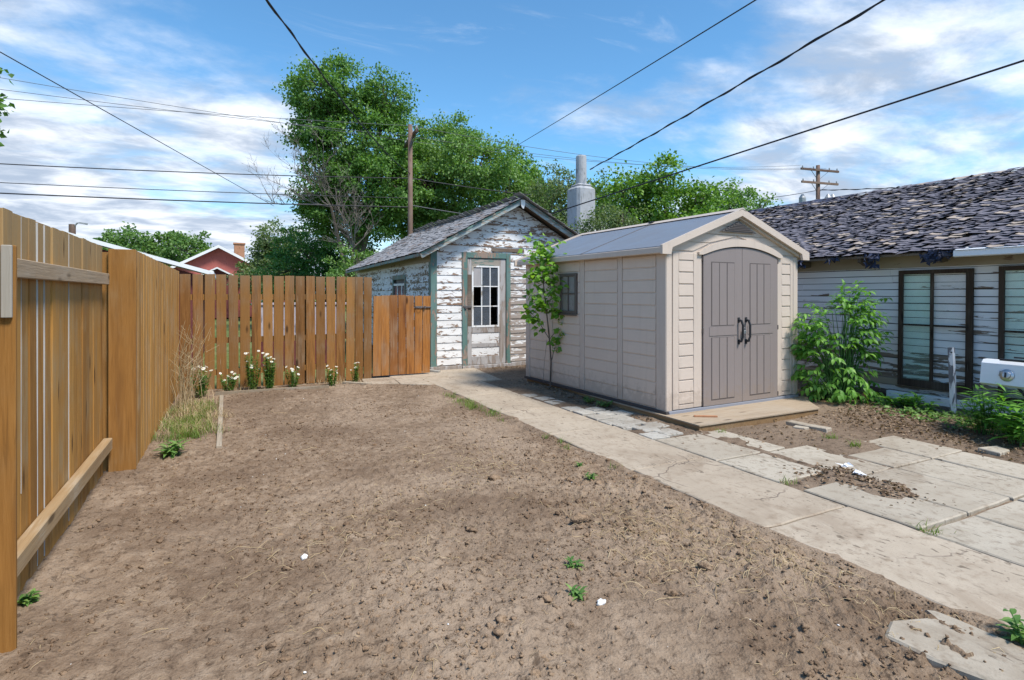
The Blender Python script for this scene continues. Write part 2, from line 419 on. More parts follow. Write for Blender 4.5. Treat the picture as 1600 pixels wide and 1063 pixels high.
m_, s_ = new_mat('steel'); fin_mat(s_, s_.mix(s_.noise(s_.coord('Object'), 30, 4), (0.40, 0.40, 0.41), (0.62, 0.62, 0.63)), 0.38, None, 0.5, 0.9); M['steel'] = m_
m_, s_ = new_mat('rusty_steel'); fin_mat(s_, s_.ramp(s_.noise(s_.coord('Object'), 60, 5), [(0.35, (0.05, 0.045, 0.05)), (0.55, (0.16, 0.15, 0.15)), (0.75, (0.16, 0.07, 0.04))]), 0.6, None, 0.5, 0.4); M['rusty_steel'] = m_

def shingle_mat(name, c0, c1, c2, odd, odd_share):
    m, s = new_mat(name)
    v = s.shifted(21)
    r = s.rand()
    isl = s.n('ShaderNodeNewGeometry').outputs['Random Per Island']
    mixr = s.math('FRACT', s.math('ADD', s.math('MULTIPLY', r, 7.0), isl))
    g1 = s.noise(v, 26, 6, 0.7)
    g2 = s.noise(scaled(s, v, (9, 1.5, 9)), 2, 4, 0.6)
    colr = s.ramp(g2, [(0.25, c0), (0.5, c1), (0.75, c2)])
    colr = s.mix(s.math('MULTIPLY', mixr, 0.55), colr, c0)
    colr = s.mix(s.rng(mixr, 1 - odd_share, 1 - odd_share + 0.02, 0, 0.85), colr, odd)
    colr = s.mix(s.rng(g1, 0.62, 0.72, 0, 0.35), colr, c2)
    fin_mat(s, colr, 0.85, s.bump(s.math('ADD', g1, g2), 0.6, 0.004), 0.3)
    return m
M['shingle_dark'] = shingle_mat('shingle_dark', (0.074, 0.070, 0.090), (0.151, 0.141, 0.165), (0.256, 0.239, 0.268), (0.410, 0.333, 0.269), 0.14)
M['shingle_grey'] = shingle_mat('shingle_grey', (0.164, 0.158, 0.164), (0.272, 0.265, 0.272), (0.418, 0.411, 0.424), (0.216, 0.164, 0.140), 0.10)
M['torn_felt'] = shingle_mat('torn_felt', (0.022, 0.028, 0.055), (0.04, 0.05, 0.095), (0.07, 0.085, 0.15), (0.05, 0.05, 0.07), 0.2)

def concrete(name, c, c2, stain, pit=1.0, tint=0.0, cracks=False):
    m, s = new_mat(name)
    v = s.coord('Object')
    n1 = s.noise(v, 2.1, 6, 0.6, 0.4); n2 = s.noise(v, 14, 6, 0.65); n3 = s.noise(v, 110, 3, 0.6)
    colr = s.mix(s.rng(n1, 0.3, 0.7, 0, 1), c, c2)
    colr = s.mix(s.rng(n2, 0.50, 0.72, 0, 0.75), colr, stain)
    n5 = s.noise(s.vmath('ADD', v, (7.7, 3.1, 0)), 1.1, 6, 0.65, 0.6)
    colr = s.mix(s.rng(n5, 0.52, 0.68, 0, 0.55), colr, stain)
    r = s.rand(); colr = s.mix(s.math('MULTIPLY', r, 0.30), colr, stain)
    sp = s.voro(scaled(s, s.shifted(5), (1.0, 1.0, 0.2)), 26)
    gate = s.noise(v, 3.1, 3)
    sm = s.math('MULTIPLY', s.rng(sp, 0.10, 0.20, 1, 0), s.rng(gate, 0.48, 0.62, 0, 1))
    colr = s.mix(s.math('MULTIPLY', sm, 0.75), colr, tuple(x * 0.45 for x in stain))
    colr = s.mix(s.rng(n3, 0.56, 0.70, 0, 0.6), colr, tuple(x * 0.55 for x in c2))
    dash = s.noise(scaled(s, v, (30, 11, 4)), 1.0, 3, 0.5, 0.4)
    dm = s.math('MULTIPLY', s.rng(dash, 0.595, 0.66, 0, 1), s.rng(s.noise(v, 1.7, 2), 0.42, 0.60, 0.15, 1))
    colr = s.mix(s.math('MULTIPLY', dm, 0.7), colr, tuple(x * 0.42 for x in stain))
    h = s.math('ADD', s.math('MULTIPLY', n3, 0.6), s.math('ADD', n2, s.math('MULTIPLY', sm, -0.8)))
    if cracks:
        wv = s.vmath('ADD', v, s.vmath('SCALE', s.n('ShaderNodeTexNoise').outputs['Color'], None, 0.22))
        cr = s.voro(wv, 1.15, 'DISTANCE_TO_EDGE')
        cm = s.math('MULTIPLY', s.rng(cr, 0.003, 0.012, 1, 0), s.rng(s.noise(v, 0.75, 2), 0.50, 0.56, 0, 1))
        colr = s.mix(s.math('MULTIPLY', cm, 0.7), colr, (0.12, 0.09, 0.07))
        h = s.math('SUBTRACT', h, cm)
    fin_mat(s, colr, 0.88, s.bump(h, 0.45 * pit, 0.004), 0.25)
    return m
M['path_concrete'] = concrete('path_concrete', (0.388, 0.321, 0.246), (0.466, 0.391, 0.304), (0.238, 0.177, 0.123), cracks=True)
M['slab'] = concrete('slab', (0.373, 0.324, 0.257), (0.451, 0.399, 0.324), (0.218, 0.167, 0.119))
M['paver'] = concrete('paver', (0.37, 0.345, 0.30), (0.45, 0.425, 0.38), (0.23, 0.19, 0.15))
M['stucco'] = concrete('stucco', (0.38, 0.39, 0.41), (0.46, 0.47, 0.5), (0.30, 0.30, 0.31), 0.6)
M['red_stucco'] = concrete('red_stucco', (0.34, 0.10, 0.085), (0.38, 0.12, 0.10), (0.27, 0.08, 0.07), 0.4)
M['dark_red'] = concrete('dark_red', (0.13, 0.036, 0.036), (0.17, 0.05, 0.045), (0.1, 0.03, 0.03), 0.4)
M['brick_orange'] = concrete('brick_orange', (0.42, 0.21, 0.12), (0.48, 0.26, 0.16), (0.3, 0.15, 0.09), 0.5)
M['lilac_wall'] = concrete('lilac_wall', (0.42, 0.34, 0.38), (0.50, 0.44, 0.46), (0.3, 0.26, 0.28), 0.3)

def soil(name, c0, c1, c2, damp=None):
    m, s = new_mat(name)
    v = s.coord('Object')
    n1 = s.noise(v, 0.9, 5, 0.6, 0.3); n2 = s.noise(v, 9, 6, 0.65); n3 = s.noise(v, 60, 5, 0.7); n4 = s.voro(v, 70)
    colr = s.ramp(n2, [(0.28, c0), (0.5, c1), (0.74, c2)])
    colr = s.mix(s.rng(n1, 0.42, 0.64, 0.0, 0.75), colr, c0)
    n6 = s.noise(s.vmath('ADD', v, (3.3, 8.1, 0)), 0.45, 4, 0.6, 0.5)
    colr = s.mix(s.rng(n6, 0.46, 0.64, 0, 0.7), colr, c2)
    n7 = s.noise(v, 22, 4, 0.7, 0.3)
    colr = s.mix(s.rng(n7, 0.52, 0.66, 0, 0.75), colr, tuple(x * 0.55 for x in c0))
    colr = s.mix(s.rng(n3, 0.55, 0.75, 0, 0.5), colr, c2)
    colr = s.mix(s.rng(n3, 0.45, 0.28, 0, 0.6), colr, tuple(x * 0.5 for x in c0))
    speck = s.math('MULTIPLY', s.rng(s.voro(v, 38), 0.05, 0.10, 1, 0), s.rng(n2, 0.5, 0.6, 0, 1))
    colr = s.mix(s.math('MULTIPLY', speck, 0.5), colr, (0.38, 0.30, 0.21))
    h = s.math('ADD', s.math('MULTIPLY', n3, 1.1), s.math('ADD', n2, s.math('MULTIPLY', n4, 0.5)))
    fin_mat(s, colr, 0.95, s.bump(h, 0.8, 0.012), 0.15)
    return m
M['dirt'] = soil('dirt', (0.152, 0.101, 0.066), (0.246, 0.174, 0.117), (0.355, 0.268, 0.194))
M['clod'] = soil('clod', (0.149, 0.095, 0.061), (0.255, 0.170, 0.107), (0.369, 0.260, 0.171))
M['patio_soil'] = soil('patio_soil', (0.123, 0.085, 0.059), (0.193, 0.138, 0.097), (0.269, 0.202, 0.146))
M['lawn'] = soil('lawn', (0.080, 0.112, 0.029), (0.144, 0.184, 0.056), (0.256, 0.240, 0.112))

def leaf_mat(name, c0, c1, c2, trans=0.35, gloss=0.35):
    m, s = new_mat(name)
    isl = s.n('ShaderNodeNewGeometry').outputs['Random Per Island']
    n = s.noise(s.coord('Object'), 0.9, 3, 0.5)
    colr = s.ramp(s.math('ADD', s.math('MULTIPLY', isl, 0.55), s.math('MULTIPLY', n, 0.45)), [(0.15, c0), (0.5, c1), (0.9, c2)])
    s.set(s.b.inputs['Base Color'], colr); s.b.inputs['Roughness'].default_value = 0.5
    s.b.inputs['Specular IOR Level'].default_value = gloss
    tr = s.n('ShaderNodeBsdfTranslucent'); s.set(tr.inputs[0], s.mix(1.0, colr, (1.5, 1.6, 0.6), 'MULTIPLY'))
    mx = s.n('ShaderNodeMixShader'); mx.inputs[0].default_value = trans
    s.t.links.new(s.b.outputs[0], mx.inputs[1]); s.t.links.new(tr.outputs[0], mx.inputs[2]); s.t.links.new(mx.outputs[0], s.o.inputs[0])
    return m
M['leaf_maple'] = leaf_mat('leaf_maple', (0.061, 0.122, 0.027), (0.112, 0.232, 0.050), (0.214, 0.372, 0.104))
M['leaf_maple2'] = leaf_mat('leaf_maple2', (0.075, 0.144, 0.035), (0.146, 0.270, 0.069), (0.278, 0.428, 0.138))
M['leaf_elm'] = leaf_mat('leaf_elm', (0.078, 0.116, 0.044), (0.132, 0.194, 0.078), (0.233, 0.296, 0.139))
M['leaf_bright'] = leaf_mat('leaf_bright', (0.068, 0.135, 0.022), (0.128, 0.257, 0.038), (0.257, 0.432, 0.068))
M['leaf_dark'] = leaf_mat('leaf_dark', (0.039, 0.105, 0.031), (0.079, 0.194, 0.053), (0.140, 0.299, 0.088))
M['leaf_far'] = leaf_mat('leaf_far', (0.062, 0.132, 0.031), (0.116, 0.217, 0.054), (0.186, 0.310, 0.093))
M['leaf_sapling'] = leaf_mat('leaf_sapling', (0.081, 0.176, 0.024), (0.162, 0.324, 0.043), (0.324, 0.513, 0.081), 0.4)
M['leaf_shrub'] = leaf_mat('leaf_shrub', (0.062, 0.171, 0.028), (0.132, 0.310, 0.049), (0.296, 0.543, 0.093), 0.38)
M['leaf_weed'] = leaf_mat('leaf_weed', (0.068, 0.149, 0.034), (0.135, 0.257, 0.061), (0.257, 0.378, 0.108), 0.3)
M['grass'] = leaf_mat('grass', (0.07, 0.12, 0.02), (0.14, 0.22, 0.035), (0.26, 0.30, 0.08), 0.3)
M['straw'] = leaf_mat('straw', (0.26, 0.18, 0.09), (0.42, 0.31, 0.17), (0.58, 0.46, 0.28), 0.15)
M['litter'] = leaf_mat('litter', (0.085, 0.05, 0.028), (0.19, 0.12, 0.07), (0.40, 0.29, 0.19), 0.1)
M['petal'] = leaf_mat('petal', (0.74, 0.74, 0.70), (0.80, 0.80, 0.77), (0.84, 0.84, 0.80), 0.2)
M['pollen'] = leaf_mat('pollen', (0.6, 0.42, 0.03), (0.65, 0.48, 0.04), (0.7, 0.52, 0.06), 0.05)
m_, s_ = new_mat('white_stone'); fin_mat(s_, s_.mix(s_.noise(s_.coord('Object'), 30, 4), (0.74, 0.73, 0.70), (0.84, 0.83, 0.81)), 0.7, s_.bump(s_.noise(s_.coord('Object'), 60, 4), 0.4, 0.003)); M['white_stone'] = m_
m_, s_ = new_mat('black_void'); fin_mat(s_, (0.012, 0.012, 0.012), 0.9); M['black_void'] = m_
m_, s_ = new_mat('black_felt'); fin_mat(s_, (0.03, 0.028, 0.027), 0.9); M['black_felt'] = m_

def pane_mat(name, tint, opac, rough=0.08, thru=(1, 1, 1)):
    """window glass: partly see-through, dusty film, mirror reflection"""
    m, s = new_mat(name)
    d = s.noise(s.shifted(9), 7, 5, 0.65)
    dif = s.n('ShaderNodeBsdfDiffuse'); s.set(dif.inputs[0], tint)
    tr = s.n('ShaderNodeBsdfTransparent'); s.set(tr.inputs[0], thru)
    a = s.n('ShaderNodeMixShader'); s.set(a.inputs[0], s.rng(d, 0.3, 0.75, opac * 0.7, min(1, opac * 1.4)))
    s.t.links.new(tr.outputs[0], a.inputs[1]); s.t.links.new(dif.outputs[0], a.inputs[2])
    gl = s.n('ShaderNodeBsdfGlossy'); gl.inputs['Roughness'].default_value = rough
    fr = s.n('ShaderNodeFresnel'); fr.inputs[0].default_value = 1.5
    b = s.n('ShaderNodeMixShader'); back = s.n('ShaderNodeNewGeometry').outputs['Backfacing']
    s.set(b.inputs[0], s.math('MULTIPLY', fr.outputs[0], s.math('SUBTRACT', 1.0, back)))
    s.t.links.new(a.outputs[0], b.inputs[1]); s.t.links.new(gl.outputs[0], b.inputs[2]); s.t.links.new(b.outputs[0], s.o.inputs[0])
    return m
M['glass_dusty'] = pane_mat('glass_dusty', (0.12, 0.14, 0.17), 0.5)
M['glass_green'] = pane_mat('glass_green', (0.80, 0.90, 0.85), 0.06, thru=(0.93, 1.0, 0.97))
M['glass_clear'] = pane_mat('glass_clear', (0.85, 0.82, 0.76), 0.04)
M['glass_shed'] = plastic('glass_shed', (0.272, 0.264, 0.255), 0.22, 0.1, 2)
m_, s_ = new_mat('curtain'); fin_mat(s_, s_.mix(s_.noise(scaled(s_, s_.coord('Object'), (40, 40, 3)), 1, 3), (0.30, 0.285, 0.285), (0.42, 0.40, 0.40)), 0.8); M['curtain'] = m_
# ------------------------------------------------------------------ ground
g = MB(); g.add([(-900, -900, -0.08), (900, -900, -0.08), (900, 900, -0.08), (-900, 900, -0.08)], [(0, 1, 2, 3)])
obj('ground', g, M['lawn'], kind='structure')

def sheet(xs, ys, hfun):
    X, Y = np.meshgrid(xs, ys, indexing='xy')
    Z = hfun(X, Y)
    V = np.stack([X, Y, Z], -1).reshape(-1, 3)
    nx, ny = len(xs), len(ys)
    i = np.arange(nx - 1)[None, :] + nx * np.arange(ny - 1)[:, None]
    F = np.stack([i, i + 1, i + 1 + nx, i + nx], -1).reshape(-1, 4)
    return V, F
def gauss(X, Y, x, y, sx, sy, h): return h * np.exp(-((X - x) / sx) ** 2 - ((Y - y) / sy) ** 2)
def dirt_h(X, Y):
    z = 0.050 * fbm(X * 1.3, Y * 1.3, 3, 3) + 0.030 * fbm(X * 6, Y * 6, 4, 11)
    rough = np.clip(fbm(X * 0.9 + 3, Y * 0.9, 3, 21) * 3 + 0.35, 0, 1)          # patches of rougher, clotted soil
    near_path = np.clip((X - 1.6) / 1.0, 0, 1) * np.clip((6.0 - Y) / 2.5, 0, 1)
    amp = 0.011 + 0.026 * np.maximum(rough * 0.7, near_path)
    r = fbm(X * 22, Y * 22, 3, 31); r2 = fbm(X * 55, Y * 55, 2, 41)
    z = z + amp * (np.maximum(r, 0) * 2.2 + r2 * 0.9)
    z = z - 0.010 * np.clip((X - 2.80) / 0.25, 0, 1)                              # sinks along the path's edge
    z = z + gauss(X, Y, 2.84, 1.33, 0.03, 0.09, 0.035) + gauss(X, Y, 2.68, 1.22, 0.03, 0.06, 0.025)
    spill = 0.016 - 0.16 * (X - 3.03) + 0.055 * fbm(X * 4, Y * 4, 4, 77)
    k = np.clip((X - 2.93) / 0.10, 0, 1); z = z * (1 - k) + spill * k
    z = z + gauss(X, Y, 2.35, 2.1, 0.5, 0.6, 0.03) + gauss(X, Y, -0.75, 3.0, 0.25, 0.5, 0.03)
    return z
xs = np.linspace(-1.6, 3.17, 350)
t = np.linspace(0, 1, 520); ys = 0.55 + (9.95 - 0.55) * (0.45 * t + 0.55 * t ** 1.9)
V, F = sheet(xs, ys, dirt_h)
obj('soil', np_mesh('soil', V, F, smooth=True), M['dirt'], kind='structure')

slab_spots = []
def patio_h(X, Y):
    z = -0.011 + 0.036 * fbm(X * 2.1, Y * 2.1, 4, 51) + 0.016 * fbm(X * 14, Y * 14, 3, 61)
    bank = np.clip((X - 6.15 + 0.5 * fbm(X * 1.4, Y * 1.4, 3, 71)) / 1.2, 0, 1)
    z = z + bank * (0.07 + 0.05 * fbm(X * 9, Y * 9, 4, 81))
    z = z + gauss(X, Y, 5.25, 4.05, 0.55, 0.30, 0.045) + gauss(X, Y, 5.5, 3.5, 0.32, 0.3, 0.035)
    z = z + gauss(X, Y, 4.43, 2.62, 0.22, 0.36, 0.050) * (1 + 0.8 * fbm(X * 12, Y * 12, 3, 91))
    z = z + gauss(X, Y, 4.30, 2.88, 0.42, 0.10, 0.030) + gauss(X, Y, 4.55, 5.6, 0.14, 2.2, 0.03)
    z = z + gauss(X, Y, 4.3, 7.6, 0.45, 0.9, 0.05) + gauss(X, Y, 4.05, 6.35, 0.2, 0.45, 0.03) + gauss(X, Y, 4.0, 4.75, 0.07, 0.1, 0.03)
    z = z + gauss(X, Y, 5.05, 3.10, 0.10, 0.6, 0.026) + gauss(X, Y, 4.5, 3.3, 0.05, 0.6, 0.02)
    z = z + gauss(X, Y, 5.0, 10.0, 1.0, 0.35, 0.03)
    return z
V, F = sheet(np.linspace(2.2, 8.9, 330), np.linspace(-0.6, 10.6, 460), patio_h)
keep = ~((V[F[:, 0], 0] < 3.30) & (V[F[:, 0], 1] < 9.0))
obj('patio_soil', np_mesh('patio_soil', V, F[keep], smooth=True), M['patio_soil'], kind='structure')

# concrete path: cast slabs end to end, then an apron in front of the old shed
path = thing('concrete_path', None, None, (3.4, 4, 0), kind='structure')
def slab_mesh(poly, z0, z1, jag=0.008, ch=0.010, step=0.16, seed=0):
    """a cast slab with worn, slightly wandering edges; poly counter-clockwise (x, y)"""
    rnd = random.Random(seed); pts = []
    for i, (ax, ay) in enumerate(poly):
        bx_, by_ = poly[(i + 1) % len(poly)]
        n = max(1, int(math.hypot(bx_ - ax, by_ - ay) / step))
        for k in range(n):
            t_ = k / n
            pts.append((ax + (bx_ - ax) * t_ + rnd.uniform(-jag, jag), ay + (by_ - ay) * t_ + rnd.uniform(-jag, jag)))
    cx = sum(p[0] for p in pts) / len(pts); cy = sum(p[1] for p in pts) / len(pts)
    tilt = (rnd.uniform(-0.006, 0.006), rnd.uniform(-0.006, 0.006))
    mb = MB(); n = len(pts)
    def ring(off, z): return [(x + (cx - x) / max(math.hypot(cx - x, cy - y), 1e-6) * off, y + (cy - y) / max(math.hypot(cx - x, cy - y), 1e-6) * off, z + (x - cx) * tilt[0] + (y - cy) * tilt[1]) for x, y in pts]
    vs = ring(0, z0) + ring(0, z1 - ch * 0.7) + ring(ch, z1)
    fs = [tuple(range(2 * n, 3 * n))]
    for l in range(2):
        for i in range(n):
            j = (i + 1) % n; fs.append((l * n + i, l * n + j, l * n + n + j, l * n + n + i))
    return mb.add(vs, fs)
U = [-0.2, 1.12, 2.42, 3.725, 5.055, 6.28, 7.5, 8.72]
for i in range(len(U) - 1):
    a, b = U[i] + 0.010, U[i + 1] - 0.010
    xl0 = 3.03 + (0.10 if U[i] > 5.5 else 0) * 0; xl1 = xl0
    obj('slab', slab_mesh([(xl0, a), (3.845, a), (3.845, b), (xl1, b)], -0.07, 0.022, seed=i), M['path_concrete'], path)
obj('slab', slab_mesh([(2.55, 9.05), (3.0, 8.74), (3.845, 8.74), (4.25, 8.74), (4.4, 10.28), (2.62, 10.28)], -0.07, 0.020, seed=40), M['path_concrete'], path)
obj('slab', slab_mesh([(2.02, 9.30), (2.54, 9.10), (2.6, 9.82), (2.1, 9.86)], -0.07, 0.020, seed=41), M['path_concrete'], path)

patio = thing('patio', None, None, (4.8, 3, 0), kind='structure')
cols = [3.875, 4.475, 5.085, 5.685, 6.27]
rows = [4.425, 3.605, 2.785, 1.965, 1.15, 0.33]
big = []
for ci in range(4):
    for ri in range(5):
        x0, x1 = cols[ci] + 0.012, cols[ci + 1] - 0.012; y1, y0 = rows[ri] - 0.012, rows[ri + 1] + 0.012
        if ci == 0 and ri == 1: y0 = 2.98                      # shorter slab, soil beyond its end
        if ci == 1 and ri == 0: x1 = 4.80                      # soil covers the rest
        if ci == 2 and ri == 0: continue
        if ci == 2 and ri == 1: y1 = 3.19
        if ci == 3 and ri == 0: continue
        if ci == 3 and ri == 1: y1 = 3.42; x1 = 6.22
        if ci == 3 and ri == 2: x1 = 6.17
        big.append((x0, x1, y0, y1))
for k, (x0, x1, y0, y1) in enumerate(big):
    obj('paver', slab_mesh([(x0, y0), (x1, y0), (x1, y1), (x0, y1)], -0.05, 0.018 + random.uniform(-0.006, 0.006), jag=0.007, seed=100 + k), M['slab'], patio)
for k, pl in enumerate([[(5.72, 4.30), (5.78, 3.86), (5.90, 3.86), (5.83, 4.32)], [(6.33, 2.54), (6.54, 2.56), (6.62, 2.68), (6.37, 2.74)], [(5.55, 4.10), (5.62, 3.98), (5.70, 4.0), (5.64, 4.13)]]):
    obj('paver', slab_mesh(pl, -0.03, 0.035, jag=0.012, seed=150 + k), M['slab'], patio)
# small square pavers between path and resin shed, laid askew
small = [(3.985, 4.545, 0), (4.225, 4.60, 2), (4.10, 4.80, 3), (4.33, 4.92, 2), (3.99, 5.02, 0), (4.20, 5.16, 2), (3.985, 5.265, 3), (4.215, 5.41, 0), (4.38, 5.60, 6), (3.985, 5.52, 2),
         (4.21, 5.68, 2), (4.0, 5.84, 4), (4.22, 5.93, 8), (3.99, 6.10, 3), (4.0, 6.55, 4), (4.02, 6.88, 7), (3.98, 7.18, 5), (4.14, 7.35, 4)]
for k, (x, y, a) in enumerate(small):
    h = 0.112 if k not in (12, 17) else 0.09
    c, s = math.cos(R(a - 3)), math.sin(R(a - 3))
    poly = [(x + c * dx - s * dy, y + s * dx + c * dy) for dx, dy in ((-h, -h), (h, -h), (h, h), (-h, h))]
    obj('paver', slab_mesh(poly, -0.04, 0.022 + random.uniform(-0.005, 0.005), jag=0.004, ch=0.008, step=0.12, seed=200 + k), M['paver'], patio)

# broken slab lying in the soil near the photographer
sl = slab_mesh([(2.52, 1.42), (2.53, 1.24), (2.60, 1.04), (2.68, 0.80), (2.90, 0.80), (2.93, 1.02), (2.955, 1.16), (2.95, 1.28), (2.93, 1.43), (2.90, 1.45), (2.87, 1.40), (2.76, 1.44), (2.66, 1.47)][::1], -0.05, 0.032, jag=0.004, ch=0.012, step=0.06, seed=7)
solo('broken_slab', sl, M['slab'], 'broken pale concrete slab lying in the soil beside the near end of the path', 'slab', (2.75, 1.2, 0))

# ------------------------------------------------------------------ fences
def board_variants(name, wd, th, ht, n=5, mat=None, seed=0):
    out = []; rnd = random.Random(seed)
    for k in range(n):
        ch = 0.004; vs = []; lv = 7
        b1, b2, ph = rnd.uniform(-0.006, 0.006), rnd.uniform(-0.005, 0.005), rnd.uniform(0, 6)
        cup = rnd.uniform(-0.003, 0.003)
        for l in range(lv):
            t_ = l / (lv - 1); z = ht * t_
            dx = b1 * math.sin(3 * t_ + ph); dy = b2 * math.sin(2.2 * t_ + ph * 1.3)
            w2 = wd / 2 + rnd.uniform(-0.0015, 0.0015)
            tz = (lambda x: (x / wd) * rnd.uniform(-1, 1) * 0.004) if l == lv - 1 else (lambda x: 0)
            for x, y in ((-w2 + ch, -th / 2), (-w2 / 3, -th / 2 + cup), (w2 / 3, -th / 2 + cup), (w2 - ch, -th / 2), (w2, -th / 2 + ch), (w2, th / 2 - ch), (w2 - ch, th / 2), (-w2 + ch, th / 2), (-w2, th / 2 - ch), (-w2, -th / 2 + ch)):
                vs.append((x + dx, y + dy, z + tz(x)))
        fs = [tuple(range(9, -1, -1)), tuple(range((lv - 1) * 10, lv * 10))]
        for l in range(lv - 1):
            for i in range(10):
                j = (i + 1) % 10; fs.append((l * 10 + i, l * 10 + j, l * 10 + 10 + j, l * 10 + 10 + i))
        me = MB().add(vs, fs).mesh(name); me.materials.append(mat); out.append(me)
    return out
def put(name, me, parent, loc, rotz=0.0, roty=0.0, sx=1.0, sz=1.0):
    o = bpy.data.objects.new(name, me); col.objects.link(o); o.parent = parent
    p = ORG[parent]
    o.location = (loc[0] - p[0], loc[1] - p[1], loc[2] - p[2]); o.rotation_euler = (0, roty, rotz); o.scale = (sx, 1, sz)
    return o

# near left section: boards behind, rails and posts on this side
fl = thing('board_fence', 'tall golden brown board fence on the left with grey rails facing the yard', 'fence', (-0.92, 4.3, 0))
bv = board_variants('board', 0.132, 0.018, 1.90, 6, M['fence_gold'], 1)
y = 2.42; k = 0
wide_gaps = {8: 0.008, 9: 0.010, 10: 0.022, 11: 0.014, 12: 0.015, 15: 0.008}
while y < 5.60:
    wsc = random.uniform(0.86, 1.08); wd = 0.132 * wsc
    put('board', bv[k % 6], fl, (-0.925, y + wd / 2, -0.01), R(90) + random.uniform(-0.012, 0.012), random.uniform(-0.003, 0.003), wsc, random.uniform(0.999, 1.003))
    if k in (9, 11, 12, 16): obj('sunlit_edge', MB().box(-0.935, -0.914, y - 0.0035, y + 0.001, 0.02 if k != 9 else 0.5, 1.885), M['pale_edge'], fl)  # added pale strip: sunlight on the weathered board edge, put into the colour
    y += wd + wide_gaps.get(k, random.choice((0.002, 0.002, 0.003, 0.006))); k += 1
    if y > 5.62: break
obj('rail', MB().box(-0.912, -0.868, 2.42, 5.665, 1.575, 1.665, 0.004), M['rail_grey'], fl)
obj('rail', MB().box(-0.912, -0.848, 2.42, 5.675, 0.205, 0.300, 0.006), M['rail_pale'], fl)
obj('post', MB().box(-1.08, -0.888, 5.76, 5.87, -0.1, 1.85), M['post_brown'], fl)
obj('post', MB().box(-0.912, -0.818, 3.03, 3.125, -0.10, 1.685, 0.006), M['post_brown'], fl)
obj('post_cover_board', MB().box(-0.905, -0.780, 3.005, 3.027, 0.0, 1.70, 0.003), M['post_brown'], fl, label='brown board nailed to the face of the near post')
obj('cleat', MB().box(-0.824, -0.788, 2.985, 3.003, 1.40, 1.70, 0.003), M['grey_plank'], fl, label='weathered grey batten at the top of the near post')

# far left section: narrow boards fixed on the yard side of the posts, a wide end board at the step
f2 = thing('board_fence', 'smooth golden fence section of narrow boards stepping into the yard on the left', 'fence', (-0.68, 7.8, 0))
bv = board_variants('board', 0.098, 0.018, 1.86, 5, M['fence_gold_narrow'], 2)
y = 5.745; k = 0
while y < 9.86:
    wsc = random.uniform(0.9, 1.1); wd = 0.098 * wsc
    f_ = (y - 5.7) / 4.2
    put('board', bv[k % 5], f2, (-0.700 + 0.05 * f_, y + wd / 2, 0.0), R(90) + random.uniform(-0.01, 0.01), 0, wsc, 1.005 - 0.018 * f_)
    y += wd + random.choice((0.001, 0.001, 0.002, 0.004)); k += 1
obj('end_board', MB().box(-0.885, -0.688, 5.715, 5.738, 0.0, 1.875, 0.003), M['post_brown'], f2, label='wide plain board closing the end of the stepped section')
obj('post', MB().box(-0.86, -0.765, 5.742, 5.84, -0.1, 1.80), M['post_brown'], f2)
obj('post', MB().box(-0.83, -0.735, 9.80, 9.89, -0.1, 1.78), M['post_brown'], f2)
for z in (0.25, 1.0, 1.6): obj('rail', MB().box(-0.76, -0.715, 5.85, 9.78, z, z + 0.09), M['post_brown'], f2)

# rear fence and gate
f3 = thing('board_fence', 'brown picket board fence across the back of the yard with open gaps', 'fence', (0.8, 9.92, 0))
bv = board_variants('board', 0.142, 0.018, 1.79, 6, M['fence_brown'], 3)
xg = [299, 317.8, 336.4, 355.5, 373.8, 391.5, 409.8, 426.5, 443.4, 460.3, 476.5, 492.6, 508.7, 524, 539.6, 555.5, 569.7]
x = -0.565; k = 0
for k in range(18):
    wsc = random.uniform(0.95, 1.03)
    zb = 0.0 if k > 3 else 0.01
    put('board', bv[k % 6], f3, (x, 9.90, zb), random.uniform(-0.015, 0.015), random.uniform(-0.006, 0.006), wsc, random.uniform(0.997, 1.003))
    x += random.uniform(0.160, 0.172) if k < 15 else 0.150
xe = x - 0.075
for z in (0.22, 0.72, 1.40): obj('rail', MB().box(-0.62, xe, 9.912, 9.950, z, z + 0.09), M['post_brown'], f3)
for px in (-0.55, 1.15, xe - 0.06): obj('post', MB().box(px - 0.045, px + 0.045, 9.952, 10.04, -0.1, 1.72), M['post_brown'], f3)

gt = thing('fence_gate', 'lower orange brown plank gate between the back fence and the old white shed', 'gate', (2.85, 9.92, 0))
bv = board_variants('board', 0.140, 0.018, 1.42, 5, M['gate_orange'], 4)
gx0 = xe + 0.012; n = 7; step = (3.345 - gx0) / n
for k in range(n):
    put('board', bv[k % 5], gt, (gx0 + step * (k + 0.5), 9.90, 0.045), random.uniform(-0.01, 0.01), random.uniform(-0.008, 0.008), (step - random.choice((0.004, 0.012, 0.006))) / 0.140, random.uniform(0.995, 1.006))
for z in (0.25, 1.15): obj('rail', MB().box(gx0 + 0.02, 3.33, 9.912, 9.945, z, z + 0.09), M['post_brown'], gt)
ob = MB().beam((gx0 + 0.08, 9.928, 0.36), (3.25, 9.928, 1.13), 0.03, 0.09, (0, 0, 1)); obj('brace', ob, M['post_brown'], gt)
la = MB().box(3.06, 3.20, 9.876, 9.889, 1.232, 1.272, 0.003).box(3.20, 3.365, 9.870, 9.886, 1.240, 1.262, 0.003).box(3.225, 3.25, 9.855, 9.870, 1.225, 1.275, 0.003)
la.tube([(3.10, 9.86, 1.25), (3.12, 9.84, 1.235), (3.16, 9.84, 1.235), (3.18, 9.86, 1.25)], 0.005)
obj('latch', la, M['rusty_steel'], gt)

